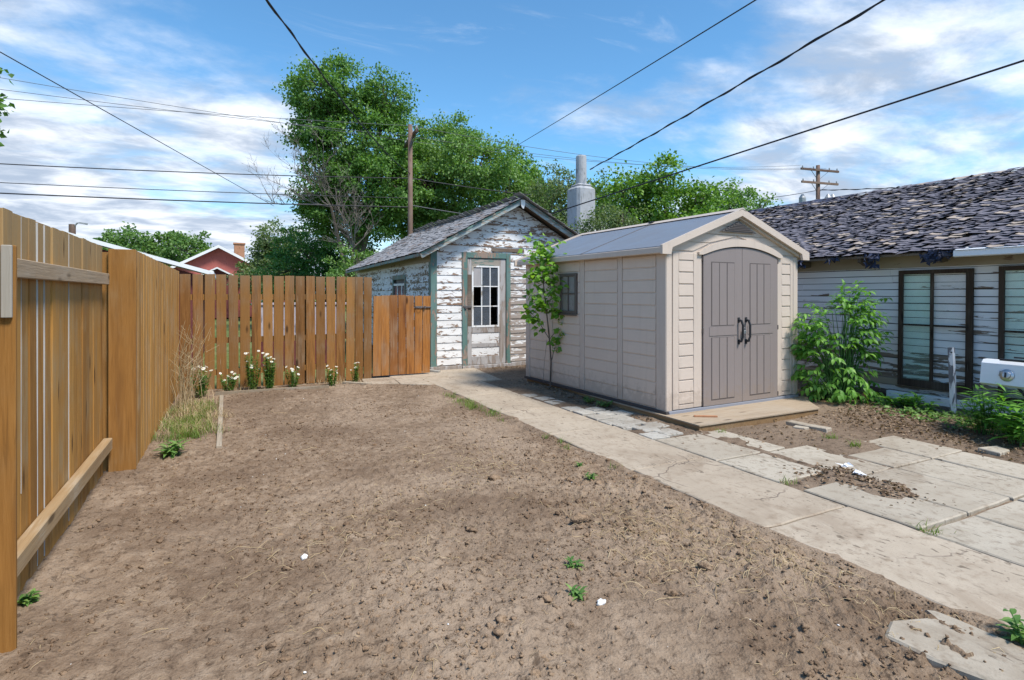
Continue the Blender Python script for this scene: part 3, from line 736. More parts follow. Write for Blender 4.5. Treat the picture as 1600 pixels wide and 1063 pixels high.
# ------------------------------------------------------------------ clapboards
def clap(e, nrm, base, a0, a1, b0, b1, z0, z1, t=0.017, seed=0, seg=0.35, jit=0.0022, lap=0.014, top=0.003):
    """one lapped board: bottom edge runs a0..a1, top edge b0..b1 along e from base; nrm points outwards"""
    rnd = random.Random(seed); e, nrm, base = Vector(e), Vector(nrm), Vector(base)
    n = max(2, min(14, int((a1 - a0) / seg))); vs = []
    sag = rnd.uniform(-0.004, 0.004)
    for i in range(n + 1):
        u = i / n; a = a0 + (a1 - a0) * u; b = b0 + (b1 - b0) * u
        dz = rnd.uniform(-jit, jit) + sag * math.sin(3 * u); dt = rnd.uniform(-0.002, 0.003)
        up = Vector((0, 0, 1))
        for (q, off, z) in ((a, t + dt, z0 + dz), (b, top, z1 + lap), (b, -0.006, z1 + lap), (a, 0.004, z0 + dz + 0.007)):
            vs.append(base + e * q + nrm * off + up * z)
    fs = [(3, 2, 1, 0), (4 * n, 4 * n + 1, 4 * n + 2, 4 * n + 3)]
    for i in range(n):
        for c in range(4):
            d = (c + 1) % 4; fs.append((4 * i + c, 4 * i + d, 4 * i + 4 + d, 4 * i + 4 + c))
    return MB().add(vs, fs)

def shingle_variants(name, wd, ln, curl, n, mat, seed):
    """curled, ragged shingles; local x across, y up the slope, z off the roof"""
    out = []; rnd = random.Random(seed)
    for k in range(n):
        cx = rnd.uniform(0.2, 1) * curl; cy = rnd.uniform(-0.6, 0.6) * curl
        nx, ny = 4, 3; top = []; bot = []
        for j in range(ny):
            for i in range(nx):
                u = i / (nx - 1) - 0.5; v = j / (ny - 1)
                rag = rnd.uniform(-0.12, 0.06) * ln if j == 0 else 0
                z = (1 - v) ** 2 * cx + (1 - v) * u * 2 * cy + rnd.uniform(-0.1, 0.1) * curl * (1 - v) + 0.012 * (1 - v)
                if abs(u) > 0.4: z += (1 - v) * rnd.uniform(0, 0.5) * curl
                top.append((u * wd, v * ln + rag, z + 0.006)); bot.append((u * wd, v * ln + rag, z))
        vs = top + bot; o = nx * ny; fs = []
        for j in range(ny - 1):
            for i in range(nx - 1):
                a = j * nx + i
                fs.append((a, a + 1, a + nx + 1, a + nx))
        rim = [i for i in range(nx)] + [nx * j + nx - 1 for j in range(1, ny)]
        rim = list(range(nx)) + [nx * (j + 1) - 1 for j in range(1, ny)]
        lrim = [nx * j for j in range(ny - 1, 0, -1)]
        path_ = lrim + rim
        for a, b in zip(path_[:-1], path_[1:]): fs.append((b, a, a + o, b + o))
        me = MB().add(vs, fs).mesh(name); me.materials.append(mat); out.append(me)
    return out
def lay_shingles(parent, variants, eave0, along, upslope, nrm, length, slope_len, exposure, wd, limit, near_key, mat, sagf=None, miss=0.0, seed=0, name='shingle', jit=1.0):
    rnd = random.Random(seed)
    eave0, along, upslope, nrm = Vector(eave0), Vector(along).normalized(), Vector(upslope).normalized(), Vector(nrm).normalized()
    spots = []; rows = int(slope_len / exposure)
    for r in range(rows + 1):
        x = -rnd.uniform(0, wd); 
        while x < length:
            sx = rnd.uniform(0.7, 1.3); w_ = wd * sx
            xc = min(max(x + w_ / 2, 0.05), length)
            p = eave0 + along * xc + upslope * (r * exposure - 0.03 + rnd.uniform(-0.016, 0.016) * jit) + nrm * (0.004 + rnd.uniform(0, 0.006))
            if sagf: p.z += sagf(xc, r * exposure / slope_len)
            x += w_ + rnd.uniform(0.002, 0.010)
            if rnd.random() < miss: continue
            B = Matrix((along, upslope, nrm)).transposed().to_4x4()
            T = Matrix.Translation(p) @ B @ Matrix.Rotation(rnd.uniform(-0.07, 0.07) * jit, 4, 'Z') @ Matrix.Rotation(R(2.5), 4, 'X') @ Matrix.Diagonal((sx, rnd.uniform(0.9, 1.15), 1, 1))
            spots.append((near_key(p), T, rnd.randrange(len(variants))))
    spots.sort(key=lambda q: q[0])
    org = ORG[parent]; Ti = Matrix.Translation(Vector(org)).inverted()
    for d, T, k in spots[:limit]:
        o = bpy.data.objects.new(name, variants[k]); col.objects.link(o); o.parent = parent; o.matrix_local = Ti @ T
    rest = spots[limit:]
    if rest:
        mb = MB()
        for d, T, k in rest:
            me = variants[k]; mb.add([T @ v.co for v in me.vertices], [tuple(p.vertices) for p in me.polygons])
        obj(name + 's_beyond', mb, mat, parent, kind='stuff')

# ------------------------------------------------------------------ old white shed with the peeling paint
OS = thing('wooden_shed', 'old white clapboard shed with peeling paint, green trim and a half glazed door', 'shed', (5.36, 10.35, 0))
xL, xR, yF, yB, zE = 3.53, 7.19, 10.35, 17.2, 2.34
ridge_x, ridge_z, ev_x, ev_z = 5.36, 3.44, 3.23, 2.27
slope = (ridge_z - ev_z) / (ridge_x - ev_x)
def under(z):       # half width of the gable below the roof at height z
    return max(0.0, (ridge_z - 0.10 - z) / slope)
z = 0.10; k = 0
while z < 3.25:
    z1 = min(z + 0.147, 3.28)
    hb, ht = min(under(z), 1.83), min(under(z1 + 0.014), 1.83)
    L0, R0, L1, R1 = ridge_x - hb, ridge_x + hb, ridge_x - ht, ridge_x + ht
    if hb >= 1.829: L0 = L1 = xL + 0.105; 
    if hb >= 1.829 and ht < 1.829: L1 = ridge_x - ht
    if z1 < 2.34 + 0.09:
        # interrupted by the door
        obj('clapboard', clap((1, 0, 0), (0, -1, 0), (0, yF, 0), L0, 4.155, max(L1, L0), 4.155, z, z1, seed=k), M['peel_front'], OS)
        obj('clapboard', clap((1, 0, 0), (0, -1, 0), (0, yF, 0), 5.225, R0, 5.225, R1, z, z1, seed=k + 50), M['peel_bare' if z < 1.95 else 'peel_front'], OS)
    else:
        obj('clapboard', clap((1, 0, 0), (0, -1, 0), (0, yF, 0), L0, R0, L1, R1, z, z1, seed=k + 90), M['peel_front'], OS)
    z = z1; k += 1
# bare brown board over the door head, sprung loose
obj('clapboard', clap((1, 0, 0), (0, -1, 0), (0, yF, 0), 4.80, 5.55, 4.80, 5.55, 2.36, 2.425, t=0.034, seed=333), M['raw_roof_wood'], OS, label='bare brown strip where the paint has gone above the door')
# left side wall
z = 0.10
while z < 2.26:
    z1 = min(z + 0.147, 2.30)
    for (ya, yb) in (((yF + 0.01, 12.05), (13.13, yB)) if 1.05 < z < 1.80 else ((yF + 0.01, 13.4), (13.404, yB))):
        obj('clapboard', clap((0, 1, 0), (-1, 0, 0), (xL, 0, 0), ya, yb, ya, yb, z, z1, seed=k, seg=0.6), M['peel_side'], OS)
    z = z1; k += 1
obj('frieze_board', MB().box(xL - 0.035, xL - 0.004, yF + 0.02, yB, 2.12, 2.30), M['beige_frieze'], OS)
# back and right walls, plain boarding seen only from elsewhere
obj('right_wall', MB().box(xR - 0.02, xR, yF + 0.03, yB, 0.0, 2.36), M['peel_side'], OS)
mb = MB().prism([(xL, yB, 0), (xR, yB, 0), (xR, yB, 2.34), (ridge_x, yB, 3.30), (xL, yB, 2.34)], None, (0, 0.02, 0)); obj('back_wall', mb, M['peel_side'], OS)
obj('floor', MB().box(xL + 0.02, xR - 0.03, yF + 0.04, yB - 0.01, -0.02, 0.03), M['raw_roof_wood'], OS)
for (x0, x1, y0, y1, nm) in ((xL - 0.028, xL + 0.10, yF - 0.030, yF - 0.004, 'corner_board'), (xL - 0.030, xL - 0.004, yF - 0.002, yF + 0.10, 'corner_board')):
    obj(nm, MB().box(x0, x1, y0, y1, 0.05, 2.33, 0.004), M['peel_green'], OS)
obj('sill_board', MB().box(xL - 0.04, 4.14, yF - 0.055, yF + 0.02, 0.0, 0.085, 0.006), M['door_grey'], OS)
obj('sill_board', MB().box(5.24, xR, yF - 0.05, yF + 0.02, 0.0, 0.085, 0.006), M['door_grey'], OS)
# roof
def slope_slab(x0, z0, x1, z1, ya, yb, th, segs=8, sagf=None):
    vs = []; 
    for i in range(segs + 1):
        y_ = ya + (yb - ya) * i / segs; sg = sagf(y_ - ya) if sagf else (0, 0)
        vs += [(x0, y_, z0 + sg[0]), (x1, y_, z1 + sg[1]), (x1, y_, z1 + sg[1] - th), (x0, y_, z0 + sg[0] - th)]
    fs = [(0, 1, 2, 3), (4 * segs + 3, 4 * segs + 2, 4 * segs + 1, 4 * segs)]
    for i in range(segs):
        for c in range(4):
            d = (c + 1) % 4; fs.append((4 * i + d, 4 * i + c, 4 * i + 4 + c, 4 * i + 4 + d))
    return MB().add(vs, fs)
ya, yb = 10.06, 17.30
def os_sag(d): return (-0.012 * d, -0.05 * math.sin(math.pi * d / 7.24))
obj('roof_deck', slope_slab(ev_x, ev_z, ridge_x, ridge_z, ya, yb, 0.03, 8, os_sag), M['raw_roof_wood'], OS)
obj('roof_deck', slope_slab(2 * ridge_x - ev_x, ev_z, ridge_x, ridge_z - 0.002, ya, yb, 0.03, 8, lambda d: (0, -0.05 * math.sin(math.pi * d / 7.24))), M['raw_roof_wood'], OS)
up = Vector((ridge_x - ev_x, 0, ridge_z - ev_z)); sl_len = up.length; upn = up.normalized(); nr = Vector((-upn.z, 0, upn.x))
sv = shingle_variants('shingle', 0.24, 0.22, 0.016, 6, M['shingle_grey'], 5)
lay_shingles(OS, sv, (ev_x, ya, ev_z), (0, 1, 0), upn, nr, 7.24, sl_len, 0.125, 0.24, 300, lambda p: p.y - 0.3 * p.x, M['shingle_grey'], lambda d, v: (1 - v) * -0.012 * d + v * -0.05 * math.sin(math.pi * min(d, 7.24) / 7.24), 0.02, 8)
upr = Vector((-upn.x, 0, upn.z)); nrr = Vector((upn.z, 0, upn.x))
lay_shingles(OS, sv, (2 * ridge_x - ev_x, yb, ev_z), (0, -1, 0), upr, nrr, 7.24, sl_len, 0.125, 0.30, 0, lambda p: 0, M['shingle_grey'], None, 0.02, 9)
# barge boards, with a green strip under the shingles
for sg in (-1, 1):
    e0 = Vector((ridge_x + sg * 2.15, ya - 0.012, ev_z - 0.052)); r0 = Vector((ridge_x, ya - 0.012, ridge_z - 0.040))
    d = (r0 - e0).normalized(); nn = Vector((0, 1, 0)).cross(d); nn = nn if nn.z > 0 else -nn
    obj('barge_board', MB().prism([e0 - nn * 0.065, r0 - Vector((0, 0, 0.075)), r0 + Vector((0, 0, 0.028)), e0 + nn * 0.025], None, (0, 0.022, 0)), M['barge_pale'], OS)
    e1, r1 = e0 + Vector((0, -0.012, 0)), r0 + Vector((0, -0.012, 0))
    obj('verge_strip', MB().prism([e1 + nn * 0.0, r1 + Vector((0, 0, 0.0)), r1 + Vector((0, 0, 0.040)), e1 + nn * 0.036], None, (0, 0.011, 0)), M['peel_green_x'], OS)
obj('ridge_block', MB().prism([(ridge_x - 0.05, ya - 0.034, 3.40), (ridge_x - 0.035, ya - 0.034, 3.27), (ridge_x + 0.01, ya - 0.034, 3.22), (ridge_x + 0.05, ya - 0.034, 3.30), (ridge_x + 0.05, ya - 0.034, 3.40)], None, (0, 0.010, 0)), M['white_sash'], OS)
gm = MB()
for i in range(8):
    y0_, y1_ = ya + i * 0.9, ya + min((i + 1) * 0.9, 7.2)
    za, zb = ev_z - 0.012 * (y0_ - ya) - 0.045, ev_z - 0.012 * (y1_ - ya) - 0.045
    gm.beam((ev_x - 0.02, y0_, za), (ev_x - 0.02, y1_, zb), 0.05, 0.055)
obj('eave_board', gm, M['peel_green'], OS)
# side window
wf = obj('window', MB().box(xL - 0.03, xL - 0.002, 12.05, 12.13, 1.05, 1.92).box(xL - 0.03, xL - 0.002, 13.05, 13.13, 1.05, 1.92).box(xL - 0.032, xL - 0.002, 12.13, 13.05, 1.82, 1.92).box(xL - 0.032, xL - 0.002, 12.13, 13.05, 1.05, 1.12), M['peel_green'], OS)
obj('sash', MB().box(xL - 0.02, xL, 12.13, 13.05, 1.68, 1.73).box(xL - 0.018, xL, 12.36, 12.40, 1.12, 1.68).box(xL - 0.018, xL, 12.72, 12.76, 1.12, 1.68), M['white_sash'], wf)
for (a, b) in ((12.13, 12.36), (12.40, 12.72), (12.76, 13.05)): obj('pane', MB().box(xL - 0.006, xL - 0.002, a, b, 1.12, 1.68), M['glass_dusty'], wf)
obj('curtain', MB().box(xL + 0.03, xL + 0.04, 12.1, 13.08, 1.06, 1.9), M['vent_dark'], wf)

# door with its frame
df = obj('door_frame', MB().box(4.155, 4.262, yF - 0.036, yF + 0.02, 0.02, 2.325, 0.004).box(5.128, 5.225, yF - 0.036, yF + 0.02, 0.02, 2.325, 0.004).box(4.262, 5.128, yF - 0.034, yF + 0.02, 2.215, 2.325, 0.004), M['peel_green'], OS)
obj('threshold', MB().box(4.15, 5.23, yF - 0.075, yF + 0.03, -0.01, 0.068, 0.006), M['door_grey'], df)
D0, D1, dy0, dy1 = 4.272, 5.118, yF - 0.012, yF + 0.022
dr = obj('door', MB().box(D0, 4.365, dy0, dy1, 0.075, 2.205, 0.003).box(4.978, D1, dy0, dy1, 0.075, 2.205, 0.003), M['door_grey'], OS)
obj('door_rail', MB().box(4.366, 4.977, dy0, dy1, 2.065, 2.205, 0.003), M['peel_green_x'], dr)
obj('door_rail', MB().box(4.366, 4.977, dy0, dy1, 0.71, 0.822, 0.003), M['door_grey'], dr)
obj('door_rail', MB().box(4.366, 4.977, dy0, dy1, 0.42, 0.50, 0.003), M['door_grey'], dr)
obj('door_rail', MB().box(4.366, 4.977, dy0, dy1, 0.075, 0.235, 0.003), M['door_grey'], dr)
obj('hinge_stile', MB().box(4.276, 4.362, dy0 - 0.003, dy0 - 0.0005, 0.85, 1.88), M['raw_roof_wood'], dr)
for (a, b) in ((0.502, 0.708), (0.237, 0.418)): obj('door_panel', MB().box(4.368, 4.975, dy0 + 0.012, dy1 - 0.004, a, b), M['peel_front'], dr)
sash = MB().box(4.366, 4.402, dy0 - 0.006, dy1 - 0.004, 0.824, 2.063).box(4.942, 4.977, dy0 - 0.006, dy1 - 0.004, 0.824, 2.063).box(4.403, 4.941, dy0 - 0.006, dy1 - 0.004, 0.824, 0.860).box(4.403, 4.941, dy0 - 0.006, dy1 - 0.004, 2.030, 2.063)
obj('sash', sash, M['white_sash'], dr)
gx = [4.403, 4.582, 4.768, 4.941]; gz = [0.861, 1.245, 1.645, 2.029]
mu = MB()
for x in gx[1:3]: mu.box(x - 0.010, x + 0.010, dy0 - 0.002, dy1 - 0.012, 0.861, 2.029)
for z in gz[1:3]: mu.box(4.403, 4.941, dy0 + 0.000, dy1 - 0.014, z - 0.010, z + 0.010)
obj('glazing_bars', mu, M['white_sash'], dr)
for i in range(3):
    for j in range(3):
        if (i, j) in ((0, 1), (2, 1), (2, 0)): continue          # these panes are gone
        if (i, j) == (0, 2):
            obj('pane', MB().box(gx[i] + 0.010, gx[i + 1] - 0.012, dy0 + 0.008, dy0 + 0.011, gz[j] + 0.012, gz[j + 1] - 0.004), M['curtain'], dr, label='grey board filling the top left pane')
        else:
            obj('pane', MB().box(gx[i] + 0.006, gx[i + 1] - 0.006, dy0 + 0.008, dy0 + 0.011, gz[j] + 0.006, gz[j + 1] - 0.006), M['glass_dusty'], dr)
obj('hasp', MB().box(4.17, 4.36, dy0 - 0.030, dy0 - 0.014, 1.215, 1.262, 0.003).box(4.20, 4.25, dy0 - 0.05, dy0 - 0.030, 1.20, 1.245, 0.004), M['rusty_steel'], dr)
# scantling on the ground at the corner
solo('timber_offcut', MB().beam((3.36, 10.18, 0.05), (3.56, 9.98, 0.03), 0.09, 0.04), M['grey_plank'], 'short grey timber offcut at the foot of the gate beside the old shed', 'timber', (3.45, 10.08, 0))
# ------------------------------------------------------------------ resin shed (local frame: x along the front, y to the back)
RS = thing('resin_shed', 'beige plastic garden shed with taupe double doors and blue grey roof', 'shed', (0, 0, 0))
W_, L_, ZB, ZT = 2.44, 3.29, 0.085, 2.00
def corner(cx, cy, a, b, nm='corner_post'):
    obj(nm, MB().box(cx, cx + a, cy, cy + b, ZB + 0.02, ZT, 0.010), M['resin_smooth'], RS)
corner(-0.004, 0.0, 0.10, 0.17); corner(W_ - 0.10, 0.0, 0.104, 0.17); corner(-0.004, L_ - 0.13, 0.10, 0.13); corner(W_ - 0.10, L_ - 0.13, 0.104, 0.13)
obj('base_frame', MB().box(-0.022, 0.02, -0.02, L_ + 0.02, ZB - 0.012, ZB + 0.030, 0.003).box(W_ - 0.02, W_ + 0.022, -0.02, L_ + 0.02, ZB - 0.012, ZB + 0.030, 0.003).box(0.021, W_ - 0.021, L_ - 0.02, L_ + 0.018, ZB - 0.012, ZB + 0.028), M['base_dark'], RS)
obj('door_sill', MB().box(0.021, W_ - 0.021, -0.028, 0.03, ZB - 0.010, ZB + 0.026, 0.003), M['sill_grey'], RS)
# side walls: ribs and moulded planks
ribs = [0.80, 0.89, 1.63, 1.73, 2.46, 2.54]
for side in (0, 1):
    ox, sg = (0.0, -1) if side == 0 else (W_, 1)
    obj('wall_sheet', MB().box(ox + (0.012 if side == 0 else -0.022), ox + (0.022 if side == 0 else -0.012), 0.171, L_ - 0.131, ZB + 0.03, ZT - 0.01), M['resin'], RS)
    for a, b in ((0.80, 0.89), (1.63, 1.73), (2.46, 2.54)):
        obj('rib', MB().box(ox - 0.001 if side == 0 else ox - 0.011, ox + 0.011 if side == 0 else ox + 0.001, a, b, ZB + 0.035, ZT - 0.012, 0.004), M['resin_smooth'], RS)
    bays = [(0.185, 0.79), (0.90, 1.62), (1.74, 2.45), (2.55, L_ - 0.14)]
    npl = 12; hz = (ZT - 0.03 - (ZB + 0.04)) / npl
    for bi, (a, b) in enumerate(bays):
        for q in range(npl):
            z0 = ZB + 0.04 + q * hz + 0.005; z1 = z0 + hz - 0.010
            segs = [(a, b)]
            if bi == 2 and side == 0 and z0 > 1.10 and z0 < 1.80: segs = [(a, 1.79), (2.235, b)]
            for (p, r) in segs:
                if r - p < 0.03: continue
                # each plank proud of the sheet, slightly thicker along its lower edge
                x_in = ox + (0.0115 if side == 0 else -0.0115)
                lo, hi = ox - sg * 0.001, ox - sg * 0.006
                P = [(x_in, p, z0), (lo, p, z0 + 0.006), (hi, p, z1 - 0.004), (x_in, p, z1)]
                obj('plank', MB().prism(P if side else P[::-1], None, (0, r - p, 0)), M['resin'], RS)
obj('wall_sheet', MB().box(0.1, W_ - 0.1, L_ - 0.03, L_ - 0.01, ZB + 0.03, ZT), M['resin'], RS)
# side window
wd = obj('window', MB().box(-0.022, 0.008, 1.80, 1.845, 1.20, 1.80, 0.004).box(-0.022, 0.008, 2.185, 2.23, 1.20, 1.80, 0.004).box(-0.022, 0.008, 1.846, 2.184, 1.755, 1.80, 0.004).box(-0.022, 0.008, 1.846, 2.184, 1.20, 1.245, 0.004), M['resin_window'], RS)
obj('sill', MB().box(-0.038, -0.0225, 1.78, 2.25, 1.175, 1.20, 0.003), M['resin_window'], wd)
obj('muntin', MB().box(-0.014, 0.006, 2.005, 2.025, 1.246, 1.754).box(-0.012, 0.005, 1.847, 2.004, 1.49, 1.51).box(-0.012, 0.005, 2.026, 2.183, 1.49, 1.51), M['resin_window'], wd)
for a, b in ((1.847, 2.004), (2.026, 2.183)):
    for c, d in ((1.246, 1.489), (1.511, 1.754)): obj('pane', MB().box(-0.002, 0.002, a, b, c, d), M['glass_shed'], wd)
# front wall: two panels of moulded blocks beside the doors
DL, DR, ZS, ZC = 0.585, 2.005, 1.975, 2.100
def arch_z(x):
    u = (x - (DL + DR) / 2) / ((DR - DL) / 2); return ZS + (ZC - ZS) * (1 - u * u)
for (a, b) in ((0.101, DL), (DR, W_ - 0.101)):
    obj('front_sheet', MB().box(a, b, 0.012, 0.024, ZB + 0.03, ZT), M['resin_smooth'], RS)
    mid0, mid1 = (0.205, 0.440) if a < 1 else (2.105, 2.275)
    for (p, r) in ((a + 0.002, mid0 - 0.004), (mid1 + 0.004, b - 0.004)):
        obj('stile', MB().box(p, r, 0.0, 0.0115, ZB + 0.035, ZT - 0.01, 0.004), M['resin_smooth'], RS)
    n = 12; z0 = ZB + 0.085; hz = (1.90 - z0) / n
    for q in range(n):
        za, zb = z0 + q * hz + 0.005, z0 + (q + 1) * hz - 0.005
        P = [(mid0, 0.0115, za), (mid0, 0.001, za + 0.008), (mid0, 0.006, zb - 0.004), (mid0, 0.0115, zb)]
        obj('block', MB().prism(P, None, (mid1 - mid0, 0, 0)), M['resin_front'], RS)
    obj('panel_rail', MB().box(mid0 - 0.003, mid1 + 0.003, 0.0, 0.0115, ZB + 0.035, z0 - 0.004, 0.003), M['resin_smooth'], RS)
    obj('panel_rail', MB().box(mid0 - 0.003, mid1 + 0.003, 0.0, 0.0115, 1.905, ZT - 0.01, 0.003), M['resin_smooth'], RS)
# gable: planks above the arch
EVZ, APZ, OV = 1.985, 2.49, 1.20
hx = W_ / 2
gb = MB(); xs_ = np.linspace(DL, DR, 17)
def roof_under(x): return 2.03 + (APZ - 2.03) * (1 - abs(x - hx) / hx)
for i in range(16):
    x0, x1 = xs_[i], xs_[i + 1]
    gb.prism([(x0, 0.020, arch_z(x0) + 0.01), (x1, 0.020, arch_z(x1) + 0.01), (x1, 0.020, roof_under(x1)), (x0, 0.020, roof_under(x0))], None, (0, 0.012, 0))
for (x0, x1) in ((0.02, DL), (DR, W_ - 0.02)):
    gb.prism([(x0, 0.020, 1.995), (x1, 0.020, 1.995), (x1, 0.020, roof_under(x1)), (x0, 0.020, roof_under(x0))], None, (0, 0.012, 0))
obj('gable_sheet', gb, M['resin_smooth'], RS)
z = 2.02
while z < 2.42:
    z1 = min(z + 0.112, 2.44)
    h0 = hx * (1 - (z - 2.03) / (APZ - 2.03)) if z > 2.03 else hx
    h1 = hx * (1 - (z1 - 2.03) / (APZ - 2.03))
    h0, h1 = min(h0, hx) - 0.06, min(h1, hx) - 0.06
    if h1 < 0.03: break
    def cut(zz):     # half width of the arch trim at this height
        t_ = 1 - (zz - ZS - 0.09) / (ZC - ZS)
        return (DR - DL) / 2 * math.sqrt(t_) + 0.02 if 0 < t_ else 0
    c0, c1 = min(cut(z), 0.78), cut(z1)
    if c0 > 0.02:
        for s in (-1, 1):
            P = [(hx + s * c0, z), (hx + s * h0, z), (hx + s * h1, z1 - 0.010), (hx + s * max(c1, 0.001), z1 - 0.010)]
            P = [(x, 0.0195, zz) for x, zz in P]
            if h0 > c0: obj('gable_plank', MB().prism(P if s > 0 else P[::-1], None, (0, -0.012, 0)), M['resin_front'], RS)
    else:
        P = [(hx - h0, 0.0195, z), (hx + h0, 0.0195, z), (hx + h1, 0.0195, z1 - 0.010), (hx - h1, 0.0195, z1 - 0.010)]
        obj('gable_plank', MB().prism(P, None, (0, -0.012, 0)), M['resin_front'], RS)
    z = z1
tr = MB(); xt = np.linspace(DL - 0.075, DR + 0.075, 25)
def arch_t(x, off):
    half = (DR - DL) / 2 + 0.075; u = (x - hx - 0.075) / half
    return ZS + off + (ZC - ZS) * (1 - u * u)
cxm = (DL + DR) / 2
for i in range(24):
    x0, x1 = xt[i], xt[i + 1]
    f0 = lambda x: ZS + 0.0 + (ZC - ZS) * max(0, 1 - ((x - cxm) / ((DR - DL) / 2)) ** 2) + (0 if DL <= x <= DR else 0)
    f1 = lambda x: 1.995 + 0.005 + 0.19 * max(0, 1 - ((x - cxm) / ((DR - DL) / 2 + 0.08)) ** 2) ** 0.85
    tr.prism([(x0, -0.030, f0(x0)), (x1, -0.030, f0(x1)), (x1, -0.030, max(f1(x1), f0(x1) + 0.004)), (x0, -0.030, max(f1(x0), f0(x0) + 0.004))], None, (0, 0.035, 0))
obj('arch_trim', tr, M['resin_smooth'], RS)
# triangular vent
obj('vent_frame', MB().prism([(hx - 0.33, -0.012, 2.278), (hx + 0.33, -0.012, 2.278), (hx, -0.012, 2.425)], None, (0, -0.016, 0)), M['vent_dark'], RS)
vm = MB()
for q in range(5):
    zz = 2.295 + q * 0.020; hh = 0.27 * (1 - (zz - 2.29) / 0.115)
    if hh > 0.02: vm.box(hx - hh, hx + hh, -0.036, -0.0285, zz, zz + 0.010)
obj('vent_louvre', vm, M['resin_groove'], RS)
# doors
for s, (a, b) in enumerate(((DL + 0.012, cxm - 0.003), (cxm + 0.003, DR - 0.012))):
    leaf = MB(); n = 8
    for i in range(n):
        x0 = a + (b - a) * i / n; x1 = a + (b - a) * (i + 1) / n
        z0, z1 = arch_z(x0) - 0.012, arch_z(x1) - 0.012
        leaf.prism([(x0, -0.012, ZB + 0.032), (x1, -0.012, ZB + 0.032), (x1, -0.012, z1), (x0, -0.012, z0)], None, (0, 0.022, 0))
    d = obj('door', leaf, M['resin_door'], RS)
    p0, p1 = (a + 0.135, b - 0.145) if s == 0 else (a + 0.140, b - 0.150)
    w3 = (p1 - p0 - 0.03) / 3
    for (z0, z1) in ((ZB + 0.095, 0.955), (1.10, 1.895)):
        # planks inside the panel, parted by dark grooves, and a frame line around
        obj('panel_recess', MB().box(p0, p1, -0.0145, -0.0125, z0, z1), M['resin_groove'], d)
        for q in range(3):
            xa = p0 + (0.010 if s == 0 and q == 0 else 0.006) + q * (w3 + 0.011); obj('panel_plank', MB().box(xa, xa + w3 - 0.004, -0.0175, -0.0148, z0 + (0.012 if z0 < 1 else 0.004), z1 - (0.004 if z0 < 1 else 0.012), 0.001), M['resin_door'], d)
    obj('mid_rail', MB().box(a + 0.10, b - 0.10, -0.017, -0.0125, 0.975, 1.085, 0.002), M['resin_door'], d)
    hxp = b - 0.065 if s == 0 else a + 0.065
    hm = MB().tube([(hxp, -0.014, 1.165), (hxp, -0.055, 1.155), (hxp + 0.010, -0.070, 1.10), (hxp + 0.010, -0.070, 0.95), (hxp, -0.055, 0.895), (hxp, -0.014, 0.885)], [0.016, 0.016, 0.014, 0.014, 0.016, 0.016], 8)
    hm.box(hxp - 0.022, hxp + 0.022, -0.019, -0.0125, 1.135, 1.195, 0.003).box(hxp - 0.022, hxp + 0.022, -0.019, -0.0125, 0.855, 0.915, 0.003)
    obj('handle', hm, M['handle'], d)
    for zz in (0.13, 1.02, 1.90):
        xh = DL + 0.006 if s == 0 else DR - 0.006
        obj('hinge', MB().box(xh - 0.010, xh + 0.010, -0.016, -0.002, zz, zz + 0.06, 0.002), M['resin_groove'], d)
obj('padlock', MB().box(cxm - 0.022, cxm + 0.022, -0.060, -0.035, 0.985, 1.03, 0.005).tube([(cxm - 0.014, -0.048, 1.03), (cxm - 0.014, -0.048, 1.055), (cxm, -0.048, 1.068), (cxm + 0.014, -0.048, 1.055), (cxm + 0.014, -0.048, 1.03)], 0.005), M['steel'], RS)
# roof: two panels on each side, ridge cap, eave gutters, barge boards
yo0, yo1 = -0.045, L_ + 0.08
exL, exR, ez, az = -0.115, W_ + 0.115, 2.055, 2.560
for sg in (0, 1):
    ex = exL if sg == 0 else exR
    for (y0, y1) in ((yo0 + 0.005, 1.545), (1.552, yo1)):
        P = [(ex, y0, ez), (hx, y0, az), (hx, y0, az - 0.03), (ex, y0, ez - 0.03)]
        obj('roof_panel', MB().prism(P, None, (0, y1 - y0, 0)), M['resin_roof'], RS)
    P = [(ex, 1.525, ez + 0.004), (hx, 1.525, az + 0.004), (hx, 1.525, az), (ex, 1.525, ez)]
    obj('roof_joint', MB().prism(P, None, (0, 0.035, 0)), M['vent_dark'], RS)
    d = 1 if sg == 0 else -1
    obj('eave_fascia', MB().box(ex - 0.012 * d, ex + 0.05 * d, yo0 - 0.01, yo1, 1.972, 2.045, 0.006), M['resin_smooth'], RS)
    obj('soffit', MB().box(ex + 0.052 * d, (0.0 if sg == 0 else W_), yo0 + 0.06, yo1, 1.985, 2.000), M['resin_smooth'], RS)
    # barge board on the front gable
    e0, r0 = Vector((ex - 0.02 * d, yo0 - 0.03, 0)), Vector((hx, yo0 - 0.03, 0))
    P = [(ex - 0.022 * d, yo0 - 0.035, 1.960), (ex + 0.115 * d, yo0 - 0.035, 1.960), (ex + 0.135 * d, yo0 - 0.035, 2.040), (hx, yo0 - 0.035, 2.485), (hx, yo0 - 0.035, az + 0.020), (ex - 0.022 * d, yo0 - 0.035, ez + 0.010)]
    obj('barge_board', MB().prism(P if sg == 0 else P[::-1], None, (0, 0.035, 0)), M['resin_front'], RS)
    P2 = [(ex + 0.10 * d, yo0 + 0.012, 1.99), (hx, yo0 + 0.012, 2.46), (hx, yo0 + 0.012, 2.50), (ex + 0.02 * d, yo0 + 0.012, 2.03)]
    obj('verge_soffit', MB().prism(P2 if sg == 0 else P2[::-1], None, (0, 0.105, 0)), M['resin_smooth'], RS)
    obj('barge_board', MB().prism(P if sg == 0 else P[::-1], None, (0, 0.03, 0)), M['resin_front'], RS).location = (0, L_ + 0.215, 0)
